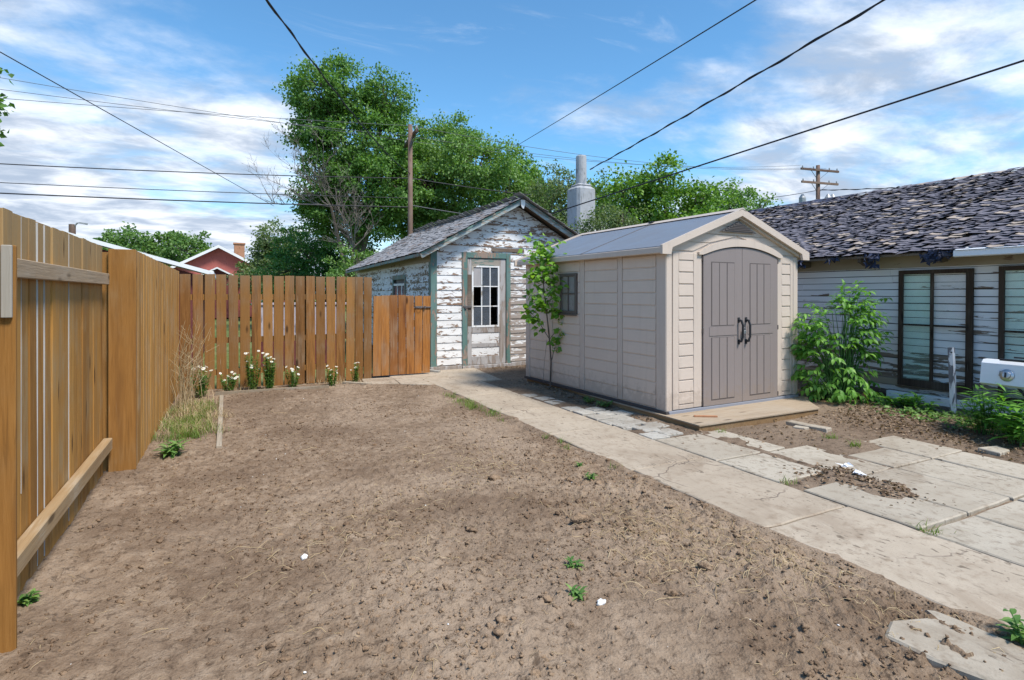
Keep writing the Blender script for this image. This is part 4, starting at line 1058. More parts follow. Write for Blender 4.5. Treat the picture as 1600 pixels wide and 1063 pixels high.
rc = MB().prism([(hx - 0.07, yo0 - 0.04, az - 0.012), (hx, yo0 - 0.04, az + 0.014), (hx + 0.07, yo0 - 0.04, az - 0.012), (hx, yo0 - 0.04, az + 0.028)], None, (0, yo1 - yo0 + 0.05, 0))
obj('ridge_cap', rc, M['resin_smooth'], RS)
obj('ridge_clip', MB().box(hx - 0.05, hx + 0.05, 1.50, 1.60, az + 0.016, az + 0.034, 0.004), M['handle'], RS)
RS.location = (4.60, 5.035, 0); RS.rotation_euler = (0, 0, R(1.7))

# timber platform the resin shed stands on
PF = thing('timber_platform', 'low timber platform under the beige shed with a step in front of its doors', 'platform', (5.8, 6.4, 0))
obj('side_beam', MB().box(4.545, 4.585, 4.47, 8.36, -0.03, 0.066, 0.004), M['timber_side'], PF)
obj('side_beam', MB().box(7.06, 7.10, 4.6, 8.45, -0.03, 0.066, 0.004), M['timber_side'], PF)
obj('front_beam', MB().box(4.586, 6.55, 4.470, 4.506, -0.03, 0.064, 0.004), M['timber_side'], PF)
obj('deck_sheet', MB().prism([(4.535, 4.455, 0.066), (6.56, 4.455, 0.066), (6.85, 4.80, 0.066), (7.12, 5.02, 0.066), (7.10, 8.48, 0.066), (4.535, 8.42, 0.066)], None, (0, 0, 0.014)), M['plank_floor'], PF)
solo('wood_stick', MB().beam((4.80, 4.80, 0.089), (5.02, 4.66, 0.089), 0.035, 0.016), M['log_end'], 'short reddish wood stick lying on the platform step before the shed doors', 'stick', (4.9, 4.72, 0.08))

# ------------------------------------------------------------------ long white house with the ragged roof
HS = thing('white_house', 'long low white clapboard building with a ragged dark shingle roof on the right', 'building', (8.49, 5, 0))
xw = 8.49; hy0, hy1 = 0.8, 10.2
z = 0.30; k = 0
while z < 1.99:
    z1 = min(z + 0.097, 2.0)
    cutp = random.choice((4.9, 6.2, 5.6, 7.3)) + random.uniform(-0.3, 0.3)
    for (ya_, yb_) in ((hy0, cutp - 0.002), (cutp + 0.002, hy1)):
        obj('clapboard', clap((0, 1, 0), (-1, 0, 0), (xw, 0, 0), ya_, yb_, ya_, yb_, z, z1, t=0.022, lap=-0.009, top=0.020, seed=k * 2 + int(ya_), seg=0.5), M['peel_house' if z > 0.62 else 'peel_house_low'], HS)
    z = z1; k += 1
obj('frieze_board', MB().box(xw - 0.030, xw - 0.003, hy0, hy1, 1.86, 2.06, 0.003), M['beige_frieze'], HS)
obj('water_table', MB().box(xw - 0.050, xw - 0.003, hy0, hy1, 0.205, 0.298, 0.005), M['beige_frieze'], HS)
obj('skirt_board', MB().prism([(xw - 0.038, hy0, 0.02), (xw - 0.038, hy1, 0.06), (xw - 0.038, hy1, 0.20), (xw - 0.038, hy0, 0.20)][::-1], None, (0.03, 0, 0)), M['peel_house_low'], HS)
obj('foundation', MB().box(xw - 0.002, xw + 0.12, hy0, hy1, -0.08, 0.21), M['stucco'], HS)
obj('far_wall', MB().prism([(xw + 0.02, hy1, 0), (14.9, hy1, 0), (14.9, hy1, 2.05), (11.7, hy1, 3.4), (xw + 0.02, hy1, 2.05)], None, (0, 0.03, 0)), M['peel_house'], HS)
obj('near_wall', MB().prism([(xw + 0.02, hy0, 0), (14.9, hy0, 0), (14.9, hy0, 2.05), (11.7, hy0, 3.4), (xw + 0.02, hy0, 2.05)], None, (0, -0.03, 0)), M['peel_house'], HS)
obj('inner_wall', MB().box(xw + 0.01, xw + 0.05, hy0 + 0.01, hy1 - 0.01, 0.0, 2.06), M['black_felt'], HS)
ex, ez_, rx_, rz_ = 8.13, 2.035, 11.7, 3.545
ry0, ry1 = 0.7, 10.35
obj('roof_deck', MB().prism([(ex, ry0, ez_), (rx_, ry0, rz_), (rx_, ry0, rz_ - 0.03), (ex, ry0, ez_ - 0.03)], None, (0, ry1 - ry0, 0)), M['raw_roof_wood'], HS)
obj('roof_deck', MB().prism([(2 * rx_ - ex, ry0, ez_), (rx_, ry0, rz_ - 0.002), (rx_, ry0, rz_ - 0.032), (2 * rx_ - ex, ry0, ez_ - 0.03)][::-1], None, (0, ry1 - ry0, 0)), M['shingle_dark'], HS)
up = Vector((rx_ - ex, 0, rz_ - ez_)); sl = up.length; upn = up.normalized(); nr = Vector((-upn.z, 0, upn.x))
sv = shingle_variants('shingle', 0.16, 0.20, 0.027, 8, M['shingle_dark'], 15)
lay_shingles(HS, sv, (ex, 1.4, ez_), (0, 1, 0), upn, nr, 8.95, sl, 0.095, 0.155, 300, lambda p: abs(p.y - 5.0) + 0.5 * (p.x - ex), M['shingle_dark'], None, 0.05, 18, jit=1.1)
# rafters under the eave
for i, yy in enumerate((2.05, 3.0, 3.96, 4.92, 5.9, 6.95, 7.9)):
    P = [(8.16, yy, 2.005), (8.48, yy, 2.06), (8.48, yy, 1.93), (8.30, yy, 1.90), (8.16, yy, 1.955)]
    obj('rafter_tail', MB().prism(P, None, (0, 0.045, 0)), M['raw_roof_wood'], HS)
gut = MB().prism([(8.125, 1.0, 2.03), (8.065, 1.0, 2.035), (8.06, 1.0, 1.965), (8.075, 1.0, 1.955), (8.125, 1.0, 1.955)], None, (0, 2.72, 0))
obj('gutter', gut, M['gutter_white'], HS)
obj('gutter_flashing', MB().prism([(8.05, 1.0, 2.037), (8.17, 1.0, 2.078), (8.17, 1.0, 2.082), (8.05, 1.0, 2.041)][::-1], None, (0, 2.70, 0)), M['gutter_white'], HS)
# torn felt hanging from the eave
for i, (yy, n_, dr_) in enumerate(((6.15, 7, 0.11), (5.85, 6, 0.13), (6.4, 4, 0.08), (4.72, 8, 0.16), (3.98, 10, 0.17), (3.86, 5, 0.09), (6.9, 3, 0.06), (5.3, 3, 0.06))):
    mb = MB(); rnd = random.Random(500 + i)
    for q in range(n_ * 3):
        a = rnd.uniform(-0.10, 0.10); zz = 2.04 - rnd.uniform(0, dr_); xx = 8.09 + rnd.uniform(-0.05, 0.03)
        s_ = rnd.uniform(0.035, 0.06)
        vs = [Vector((xx + rnd.uniform(-s_, s_), yy + a + rnd.uniform(-s_, s_), zz + rnd.uniform(-s_, s_))) for _ in range(5)]
        c = sum(vs, Vector()) / 5
        mb.add(vs + [c + Vector((0.01, 0, 0.02))], [(0, 1, 5), (1, 2, 5), (2, 3, 5), (3, 4, 5), (4, 0, 5), (0, 1, 2), (0, 2, 3), (0, 3, 4)])
    obj('torn_felt', mb, M['torn_felt'], HS)
# blue tarp patch over the ridge
obj('ridge_cover', MB().prism([(rx_ - 0.28, 7.2, rz_ - 0.085), (rx_, 7.2, rz_ + 0.045), (rx_ + 0.2, 7.2, rz_ - 0.05), (rx_, 7.2, rz_ + 0.035)], None, (0, 2.9, 0)), M['torn_felt'], HS)
# storm windows standing proud of the wall, boards showing through the glass
def storm(y0, y1, z0, z1, lean, green, nm='window'):
    x0 = xw - 0.045
    def bx4(a, b, c, d, t0, t1):
        mb_ = MB(); mb_.box(x0 - t1, x0 - t0, a, b, c, d)
        mb_.v = [(x - lean * (1 - (z - z0) / (z1 - z0)), y, z) for x, y, z in mb_.v]
        return mb_
    fw = 0.075
    root = obj('window', bx4(y0, y0 + fw, z0, z1, 0.0, 0.034), M['dark_sash'], HS)
    obj('stile', bx4(y1 - 0.055, y1, z0, z1, 0.0, 0.034), M['dark_sash'], root)
    obj('top_rail', bx4(y0 + fw, y1 - 0.055, z1 - 0.055, z1, 0.0, 0.032), M['dark_sash'], root)
    obj('bottom_rail', bx4(y0 + fw, y1 - 0.055, z0, z0 + 0.10, 0.0, 0.032), M['dark_sash'], root)
    ym = y0 + (y1 - y0) * 0.53; zm = z0 + (z1 - z0) * 0.53
    obj('mullion', bx4(ym - 0.018, ym + 0.018, z0 + 0.10, z1 - 0.055, 0.004, 0.030), M['dark_sash'], root)
    obj('transom', bx4(y0 + fw, ym - 0.018, zm - 0.012, zm + 0.012, 0.006, 0.028), M['dark_sash'], root)
    obj('transom', bx4(ym + 0.018, y1 - 0.055, zm - 0.012, zm + 0.012, 0.006, 0.028), M['dark_sash'], root)
    for a, b, side in ((y0 + fw, ym - 0.018, 0), (ym + 0.018, y1 - 0.055, 1)):
        for c, d, lvl in ((z0 + 0.10, zm - 0.012, 0), (zm + 0.012, z1 - 0.055, 1)):
            if side == 0 and lvl == 0 and not green: continue
            obj('pane', bx4(a, b, c, d, 0.012, 0.016), M['glass_green' if (side == 1 or green) else 'glass_clear'], root)
storm(3.665, 4.545, 0.225, 1.822, 0.03, False)
storm(2.50, 3.40, 0.15, 1.835, 0.03, True)
obj('window_ledge', MB().box(xw - 0.10, xw - 0.052, 3.95, 4.40, 0.27, 0.30, 0.004), M['dark_sash'], HS)
# ------------------------------------------------------------------ foliage
def unit(v): return v / np.maximum(np.linalg.norm(v, axis=-1, keepdims=True), 1e-9)
def leaf_quads(P, L, W, rg, droop=0.3, out=None, fold=0.18, up=0.5):
    """one folded leaf of two triangles pairs at every point; out = outward direction"""
    n = len(P)
    d = rg.normal(size=(n, 3))
    if out is not None: d = d * 0.8 + out * 0.8
    d[:, 2] -= droop
    d = unit(d)
    nr = rg.normal(size=(n, 3)) * 0.7; nr[:, 2] += up
    if out is not None: nr += out * 0.5
    nr = unit(nr - d * np.sum(nr * d, 1, keepdims=True))
    sd = np.cross(d, nr)
    L = L * rg.uniform(0.65, 1.25, (n, 1)); Wd = W * rg.uniform(0.7, 1.2, (n, 1))
    a = P; b = P + d * L * 0.45 + sd * Wd * 0.5 + nr * Wd * fold; c = P + d * L; e = P + d * L * 0.45 - sd * Wd * 0.5 + nr * Wd * fold
    V = np.stack([a, b, c, e], 1).reshape(-1, 3)
    i = np.arange(n)[:, None] * 4
    F = np.concatenate([i + np.array([[0, 1, 2]]), i + np.array([[0, 2, 3]])], 0)
    return V, F
def leaf_full(P, D, N, L, W, rg, fold=0.15, curl=0.25):
    """broad leaf with a midrib fold and a drooping tip, eight vertices"""
    n = len(P); D = unit(D); N = unit(N - D * np.sum(N * D, 1, keepdims=True)); S = np.cross(D, N)
    L = L * rg.uniform(0.7, 1.2, (n, 1)); W = W * rg.uniform(0.8, 1.15, (n, 1))
    def pt(l, w_, f, c): return P + D * L * l + S * W * w_ + N * (W * abs(w_) * fold * 2 - L * c * curl)
    V = np.stack([pt(0, 0, 0, 0), pt(0.28, 0.42, 1, 0.03), pt(0.62, 0.36, 1, 0.18), pt(1.0, 0, 0, 0.6), pt(0.62, -0.36, 1, 0.18), pt(0.28, -0.42, 1, 0.03), pt(0.30, 0, 0, 0.03), pt(0.64, 0, 0, 0.18)], 1).reshape(-1, 3)
    i = np.arange(n)[:, None] * 8
    T = [[0, 6, 1], [0, 5, 6], [1, 6, 7], [1, 7, 2], [6, 5, 4], [6, 4, 7], [2, 7, 3], [7, 4, 3]]
    F = np.concatenate([i + np.array([t_]) for t_ in T], 0)
    return V, F

def tree(label, cat, base, lobes, n_leaves, leaf, mat, trunk_r, name='tree', clump=0.42, seed=0, bark='bark', group=None, depth_scale=1.0, per=60, ahead=None):
    """lobes: (right, z, half width, half height) measured across the view, all at the distance 'ahead'"""
    rg = np.random.default_rng(seed); rnd = random.Random(seed)
    base = Vector(base)
    root = thing(name, label, cat, tuple(base), group)
    C = []; RR = []
    for (r_, z_, w_, h_) in lobes:
        off = rnd.uniform(-0.5, 0.5) * w_
        C.append(at(r_, ahead + off, z_)); RR.append((w_, w_ * depth_scale, h_))
    vol = np.array([a * b * c for a, b, c in RR]) ** 0.72; vol /= vol.sum()
    Ps = []; Os = []; tips = []
    for (c, (a, b, h)), share in zip(zip(C, RR), vol):
        n = int(n_leaves * share)
        nc = max(8, int(n / per))
        # clump centres, mostly near the lobe's surface
        dirs = unit(rg.normal(size=(nc, 3)))
        rad = rg.uniform(0.35, 1.0, (nc, 1)) ** 0.45 * (1 + 0.16 * rg.normal(size=(nc, 1)))
        cc = np.array(c) + dirs * rad * np.array([a, b, h])
        k = rg.integers(0, nc, n)
        cs = clump * rg.uniform(0.5, 1.3, nc)
        loc = rg.normal(size=(n, 3)) * np.array([1, 1, 0.6]) * cs[k][:, None] * 0.55
        P = cc[k] + loc
        P[:, 2] -= 0.25 * np.linalg.norm(loc[:, :2], axis=1)
        Ps.append(P); Os.append(unit(loc + dirs[k] * 0.4)); tips.append(cc)
    P = np.concatenate(Ps); O = np.concatenate(Os)
    ok = P[:, 2] > 0.25; P, O = P[ok], O[ok]
    Vv, F = leaf_quads(P, leaf, leaf * 0.72, rg, 0.45, O)
    obj('crown', np_mesh('crown', Vv, F, tuple(base)), M[mat], root)
    # trunk and limbs
    mb = MB()
    top = sum(C, Vector()) / len(C)
    fork = base + (top - base) * 0.42; fork.x = base.x * 0.7 + top.x * 0.3; fork.y = base.y * 0.7 + top.y * 0.3
    mid = (base + fork) / 2 + Vector((rnd.uniform(-.1, .1), rnd.uniform(-.1, .1), 0))
    mb.tube([base - Vector((0, 0, 0.1)), base + Vector((0, 0, 0.3)), mid, fork], [trunk_r * 1.35, trunk_r, trunk_r * 0.85, trunk_r * 0.7], 8)
    for c, cc, (a, b, h) in zip(C, tips, RR):
        m_ = (fork + c) / 2 + Vector((rnd.uniform(-.3, .3), rnd.uniform(-.3, .3), rnd.uniform(0, .4)))
        mb.tube([fork, m_, c], [trunk_r * 0.55, trunk_r * 0.38, trunk_r * 0.22], 6)
        for q in range(min(14, len(cc))):
            e = Vector(cc[q]); m2 = (c + e) / 2 + Vector((rnd.uniform(-.15, .15), rnd.uniform(-.15, .15), rnd.uniform(-.05, .2)))
            mb.tube([m_.lerp(c, rnd.uniform(0.3, 1)), m2, e], [trunk_r * 0.16, trunk_r * 0.10, trunk_r * 0.04], 4)
    obj('trunk', mb, M[bark], root)
    return root

tree('tallest leafy maple with a ragged upright crown behind the back fence', 'tree', at(-6.3, 24.2), [(-7.68, 10.11, 1.6, 1.2), (-5.49, 9.98, 1.05, 0.95), (-6.53, 8.19, 2.3, 1.45), (-7.82, 6.27, 1.35, 1.35), (-8.37, 8.88, 1.05, 1.1), (-5.35, 6.27, 1.65, 1.4), (-6.72, 4.76, 1.4, 1.0), (-8.09, 5.04, 1.0, 0.9)], 64000, 0.13, 'leaf_maple', 0.26, seed=1, per=125, clump=0.44, ahead=24, name='maple_tree')
tree('broad leafy tree right behind the wooden utility pole and the shed roof', 'tree', at(-2.2, 26.5), [(-3.27, 8.75, 1.8, 1.2), (-4.4, 7.6, 1.3, 1.2), (-1.63, 7.41, 1.95, 1.4), (-3.86, 6.52, 1.85, 1.7), (-0.15, 6.52, 1.4, 1.3), (-4.61, 4.89, 1.7, 1.4), (-2.23, 5.18, 2.7, 1.4)], 68000, 0.13, 'leaf_maple2', 0.26, seed=2, per=135, clump=0.46, ahead=26.5, name='maple_tree')
tree('small round treetop rising between the broad tree and the grey chimney', 'tree', at(0.8, 29), [(0.48, 7.8, 0.85, 0.9), (0.96, 6.43, 1.4, 1.2), (0.9, 5.0, 1.5, 1.1)], 9000, 0.17, 'leaf_maple', 0.18, seed=3, ahead=28.5)
tree('greyish green elm just left of the grey chimney stack', 'tree', at(1.9, 22), [(1.81, 5.75, 1.0, 0.7), (1.26, 4.74, 1.0, 1.0), (2.9, 5.0, 0.95, 1.1), (2.0, 3.9, 1.5, 0.9), (3.6, 5.2, 0.8, 0.6)], 13000, 0.10, 'leaf_elm', 0.16, seed=4, ahead=22, name='elm_tree')
tree('bright green young tree behind the ridge of the beige shed', 'tree', at(4.2, 15.8), [(4.25, 4.81, 0.85, 0.55), (3.1, 4.32, 0.8, 0.65), (4.61, 3.96, 1.25, 0.7), (5.49, 4.17, 0.7, 0.5), (3.63, 3.52, 1.0, 0.7), (4.8, 3.1, 1.4, 0.6)], 17000, 0.105, 'leaf_bright', 0.11, seed=5, ahead=15.8, clump=0.34)
tree('low pale bush in front of the chimney beside the beige shed roof', 'bush', at(2.0, 13.6), [(2.2, 3.20, 0.55, 0.36), (1.50, 2.95, 0.32, 0.24), (2.7, 3.3, 0.45, 0.30), (2.0, 2.4, 0.7, 0.4)], 6500, 0.065, 'leaf_elm', 0.05, seed=6, ahead=13.6, clump=0.22, name='bush')
tree('small tree peeping over the far end of the ragged shingle roof', 'tree', at(8.8, 21.5), [(8.64, 5.32, 0.55, 0.45), (8.2, 4.72, 0.86, 0.6), (9.48, 4.95, 0.34, 0.24), (8.4, 3.8, 1.2, 0.7), (7.3, 4.4, 0.7, 0.5)], 9000, 0.11, 'leaf_maple2', 0.12, seed=7, ahead=21.3, clump=0.34)
tree('far leafy trees showing above the left fence beside the red gable', 'tree', at(-25.5, 40.5), [(-27.57, 5.29, 1.0, 0.85), (-24.59, 4.88, 2.2, 1.15), (-26.29, 4.29, 1.8, 1.1), (-23.54, 4.43, 1.5, 0.95), (-25, 3, 2.6, 1.2)], 12000, 0.24, 'leaf_far', 0.2, seed=8, ahead=40, clump=0.5)
tree('tiny distant treetop just over the left fence near the streetlight', 'tree', at(-33.6, 46), [(-33.65, 5.55, 0.7, 0.4), (-33.4, 4.6, 1.2, 0.8)], 2500, 0.26, 'leaf_far', 0.15, seed=9, ahead=46, clump=0.5)
tree('grey green leafy tree right of the orange brick chimney', 'tree', at(-14.3, 33.5), [(-14.0, 4.67, 1.4, 1.05), (-14.5, 3.73, 0.9, 1.0), (-13.39, 3.54, 1.5, 1.1), (-14.2, 2.4, 1.8, 0.9)], 12000, 0.17, 'leaf_elm', 0.16, seed=10, ahead=33.3, clump=0.42)
tree('dense dark green bush filling the space below the tall maple', 'bush', at(-8.7, 26.2), [(-9.51, 3.7, 1.45, 1.05), (-7.87, 3.4, 1.6, 0.9), (-8.91, 2.66, 2.05, 0.95), (-10.6, 2.7, 1.2, 0.9), (-6.9, 2.6, 1.2, 0.9), (-9.2, 1.6, 2.4, 0.9)], 22000, 0.12, 'leaf_dark', 0.13, seed=11, ahead=26.2, clump=0.36, name='bush')
tree('leafy branches of a tree reaching into the left edge of the view', 'tree', at(-7.4, 7.2), [(-6.82, 4.33, 0.24, 0.24), (-6.78, 3.93, 0.22, 0.22), (-6.77, 3.45, 0.24, 0.22), (-6.80, 3.17, 0.24, 0.16), (-7.1, 3.8, 0.45, 0.7), (-7.3, 4.4, 0.6, 0.5)], 2600, 0.085, 'leaf_maple', 0.07, seed=12, ahead=7.1, clump=0.16)
tree('sunlit green shrub behind the back fence under the dead twigs', 'bush', at(-5.6, 21), [(-5.7, 2.7, 0.9, 0.6), (-5.0, 2.4, 0.8, 0.5), (-6.3, 2.2, 0.9, 0.6), (-5.6, 1.5, 1.3, 0.7)], 6500, 0.10, 'leaf_maple2', 0.06, seed=13, ahead=21, clump=0.28, name='bush')

# dead limbs
def dead_branch(mb, p, d, length, rad, rnd, lvl):
    pts = [p]; rr = [rad]; q = Vector(p); dd = Vector(d).normalized(); n = 6
    for i in range(n):
        dd = (dd + Vector((rnd.uniform(-.3, .3), rnd.uniform(-.3, .3), rnd.uniform(-.18, .26)))).normalized()
        q = q + dd * length / n; pts.append(q.copy()); rr.append(rad * (1 - 0.75 * (i + 1) / n))
    mb.tube(pts, rr, 4 if lvl else 6)
    if lvl < 3:
        for k in range(5 if lvl < 2 else 3):
            i = rnd.randrange(1, n + 1)
            nd = (dd + Vector((rnd.uniform(-1, 1), rnd.uniform(-1, 1), rnd.uniform(-.5, .9)))).normalized()
            dead_branch(mb, pts[i], nd, length * rnd.uniform(0.35, 0.6), rr[i] * 0.7 + 0.003, rnd, lvl + 1)
def dead_tree(label, base, fork, tips, seed):
    root = thing('dead_tree', label, 'dead tree', tuple(base)); rnd = random.Random(seed)
    mb = MB().tube([base, (Vector(base) + Vector(fork)) / 2 + Vector((.1, 0, 0)), fork], [0.09, 0.075, 0.06], 7); obj('trunk', mb, M['bark'], root)
    mb = MB()
    for t_ in tips:
        d = Vector(t_) - Vector(fork); dead_branch(mb, Vector(fork), d, d.length, 0.034, rnd, 0)
    obj('limbs', mb, M['dead_wood'], root)
dead_tree('bare dead limbs spreading left of the tall maple against the sky', at(-6.5, 23.0), at(-7.3, 22.6, 5.0), [at(-9.9, 22, 5.6), at(-9.4, 22.2, 6.7), at(-8.4, 22, 7.1), at(-9.2, 21.8, 5.1), at(-9.0, 22.3, 6.0)], 3)
dead_tree('tangle of bare grey twigs in front of the dark bush and maple', at(-6.2, 21.9), at(-6.2, 21.7, 3.2), [at(-5.3, 21.4, 5.2), at(-6.8, 21.5, 5.0), at(-6.0, 21.2, 5.6), at(-7.1, 21.5, 3.9), at(-5.3, 21.4, 4.2), at(-6.4, 21.2, 4.9)], 4)

# ------------------------------------------------------------------ sapling against the beige shed
SP = thing('sapling', 'slender bright green sapling growing against the side of the beige shed', 'sapling', (4.42, 7.38, 0))
rg = np.random.default_rng(41); rnd = random.Random(41)
b0 = at(0.585, 8.58, 0.0)
stem = [b0, at(0.60, 8.58, 0.45), at(0.575, 8.57, 0.80), at(0.53, 8.56, 1.2), at(0.48, 8.55, 1.65), at(0.45, 8.55, 2.05), at(0.42, 8.56, 2.30)]
mb = MB().tube(stem, [0.014, 0.013, 0.012, 0.010, 0.008, 0.005, 0.003], 7)
limbs = [(2, at(0.26, 8.45, 1.20)), (2, at(0.22, 8.5, 1.28)), (2, at(0.83, 8.62, 1.02)), (3, at(0.80, 8.5, 1.20)), (3, at(0.30, 8.5, 1.52)), (4, at(0.70, 8.52, 1.70)), (4, at(0.30, 8.45, 1.80)), (5, at(0.55, 8.5, 2.1)), (3, at(0.66, 8.35, 1.60)), (4, at(0.58, 8.4, 1.95)), (1, at(0.75, 8.55, 0.95)), (3, at(0.40, 8.3, 1.45))]
tipP = []
for i, e in limbs:
    m_ = stem[i].lerp(e, 0.5) + Vector((0, 0, 0.05)); mb.tube([stem[i], m_, e], [0.006, 0.004, 0.002], 5)
    for q in range(30): tipP.append(stem[i].lerp(e, rnd.uniform(0.35, 1.08)) + Vector((rnd.gauss(0, .05), rnd.gauss(0, .05), rnd.gauss(0, .05))))
for q in range(190):
    i = rnd.choice((3, 4, 4, 5, 5)); t_ = rnd.random(); p = stem[i].lerp(stem[i + 1], t_)
    tipP.append(p + Vector((rnd.gauss(0, .13), rnd.gauss(0, .13), rnd.gauss(0, .06))))
obj('stem', mb, M['bark'], SP)
wt_ = MB().tube([at(0.47, 8.5, 0.1), at(0.49, 8.5, 0.45), at(0.53, 8.5, 0.8)], 0.003, 4).tube([at(0.70, 8.55, 0.62), at(0.72, 8.55, 0.80)], 0.003, 4)
obj('thin_shoots', wt_, M['bark'], SP)
P = np.array([tuple(p) for p in tipP]); D = rg.normal(size=P.shape); D[:, 2] = -0.35 + 0.3 * rg.normal(size=len(P)); N = rg.normal(size=P.shape) * 0.45; N[:, 2] += 1; N[:, 1] -= 0.5
Vv, F = leaf_full(P, D, N, 0.100, 0.092, rg)
obj('leaves', np_mesh('leaves', Vv, F, (4.42, 7.38, 0)), M['leaf_sapling'], SP)

# ------------------------------------------------------------------ shrub between shed and house: stems with drooping compound leaves
def compound_shrub(label, base, lobes, ahead, n_sprays, mat, seed, leaflet=0.11):
    base = Vector(base); rg = np.random.default_rng(seed); rnd = random.Random(seed)
    root = thing('shrub', label, 'shrub', tuple(base)); mb = MB(); P = []; D = []; N = []
    wts = [w_ * h_ for _, _, w_, h_ in lobes]
    for i in range(n_sprays):
        r_, z_, w_, h_ = rnd.choices(lobes, wts)[0]
        v = Vector((rnd.gauss(0, 1), rnd.gauss(0, 1), rnd.gauss(0, 1))).normalized() * rnd.uniform(0.3, 1) ** 0.5
        c = at(r_ + v.x * w_, ahead + v.y * w_ * 0.9, max(0.12, z_ + v.z * h_))
        if i % 3 == 0:
            b = base + Vector((rnd.uniform(-.2, .2), rnd.uniform(-.15, .15), 0)); m_ = b.lerp(c, 0.55) + Vector((0, 0, 0.10)); mb.tube([b, m_, c], [0.009, 0.006, 0.003], 5)
        od = (c - (base + Vector((0, 0, 0.5)))); od.z *= 0.3; od = (od.normalized() + Vector((rnd.gauss(0, .4), rnd.gauss(0, .4), rnd.gauss(-0.1, .3)))).normalized()
        tip = c + od * 0.16
        mb.tube([c, (c + tip) / 2 + Vector((0, 0, .015)), tip], [0.0025, 0.002, 0.0015], 4)
        sdv = od.cross(Vector((0, 0, 1))).normalized()
        for (f, sgn) in ((0.35, 1), (0.35, -1), (0.75, 1), (0.75, -1), (1.0, 0)):
            p = c + od * 0.16 * f
            d = (od * 0.7 + sdv * sgn * 0.9 + Vector((0, 0, -0.45 + rnd.gauss(0, .2)))).normalized()
            P.append(tuple(p)); D.append(tuple(d)); N.append((rnd.gauss(0, .25), rnd.gauss(0, .25) - 0.15, 1))
    Vv, F = leaf_full(np.array(P), np.array(D), np.array(N), leaflet, leaflet * 0.52, rg, 0.16, 0.45)
    obj('leaves', np_mesh('leaves', Vv, F, tuple(base)), M[mat], root); obj('stems', mb, M['leaf_dark'], root, kind='stuff')
    return root
compound_shrub('bushy green shrub with drooping leaves between the beige shed and white house', (7.42, 4.78, 0.04), [(4.25, 0.55, 0.36, 0.45), (4.42, 1.05, 0.36, 0.33), (4.62, 1.42, 0.17, 0.20), (4.98, 1.36, 0.15, 0.08), (4.08, 0.97, 0.16, 0.32), (4.51, 0.28, 0.40, 0.24), (4.78, 0.85, 0.20, 0.32), (4.7, 1.2, 0.2, 0.15)], 7.62, 330, 'leaf_shrub', 51, 0.10)

# tall lance leaved plants at the right edge
def lance_plant(label, base, n_stems, ht, spread, seed, mat='leaf_shrub', leaf=0.15, cat='plant', name='plant', group=None, wid=0.22):
    base = Vector(base); rnd = random.Random(seed); rg = np.random.default_rng(seed)
    root = thing(name, label, cat, tuple(base), group); mb = MB(); P = []; D = []; N = []
    for i in range(n_stems):
        a = rnd.uniform(0, 6.28); r_ = spread * math.sqrt(rnd.random()); h = ht * rnd.uniform(0.6, 1.05)
        b = base + Vector((math.cos(a) * r_ * 0.4, math.sin(a) * r_ * 0.4, 0)); tp = base + Vector((math.cos(a) * r_, math.sin(a) * r_, h))
        mb.tube([b, b.lerp(tp, 0.5) + Vector((0, 0, .02)), tp], [0.005, 0.004, 0.002], 4)
        nl = int(9 + h * 16)
        for k in range(nl):
            f = 0.15 + 0.85 * k / nl; a2 = k * 2.4 + rnd.uniform(-.3, .3)
            P.append(tuple(b.lerp(tp, f))); D.append((math.cos(a2), math.sin(a2), 0.35 + rnd.gauss(0, .2))); N.append((0, 0, 1))
    Vv, F = leaf_full(np.array(P), np.array(D), np.array(N), leaf, leaf * wid, rg, 0.12, 0.5)
    obj('leaves', np_mesh('leaves', Vv, F, tuple(base)), M[mat], root); obj('stems', mb, M['leaf_dark'], root, kind='stuff')
    return root
lance_plant('tall clump of narrow leaved green plants under the white grill panel', (7.05, 2.95, 0.03), 16, 0.52, 0.22, 61, leaf=0.16)
lance_plant('leafy green plant at the right edge in front of the grill', (6.85, 2.62, 0.03), 12, 0.42, 0.20, 62, leaf=0.15, wid=0.4)
lance_plant('small broad leaved plant beside the white post at the house foot', (7.62, 3.86, 0.05), 4, 0.22, 0.14, 63, leaf=0.13, wid=0.4)
lance_plant('low wide leaves sprawling between the shrub and the white rail', (7.75, 4.18, 0.05), 7, 0.16, 0.3, 64, leaf=0.13, wid=0.45)
lance_plant('leafy green plant against the house wall behind the grill', (7.75, 2.75, 0.05), 9, 0.5, 0.25, 66, leaf=0.14, wid=0.3)
lance_plant('low green weed at the near right end of the concrete path', (3.02, 1.12, 0.0), 6, 0.12, 0.10, 65, leaf=0.06, wid=0.5, mat='leaf_weed', cat='weed', name='weed')
lance_plant('broad leaved dandelion like weed at the foot of the left fence step', (-0.50, 6.02, 0.0), 6, 0.13, 0.13, 67, leaf=0.12, wid=0.32, mat='leaf_weed', cat='weed', name='weed')

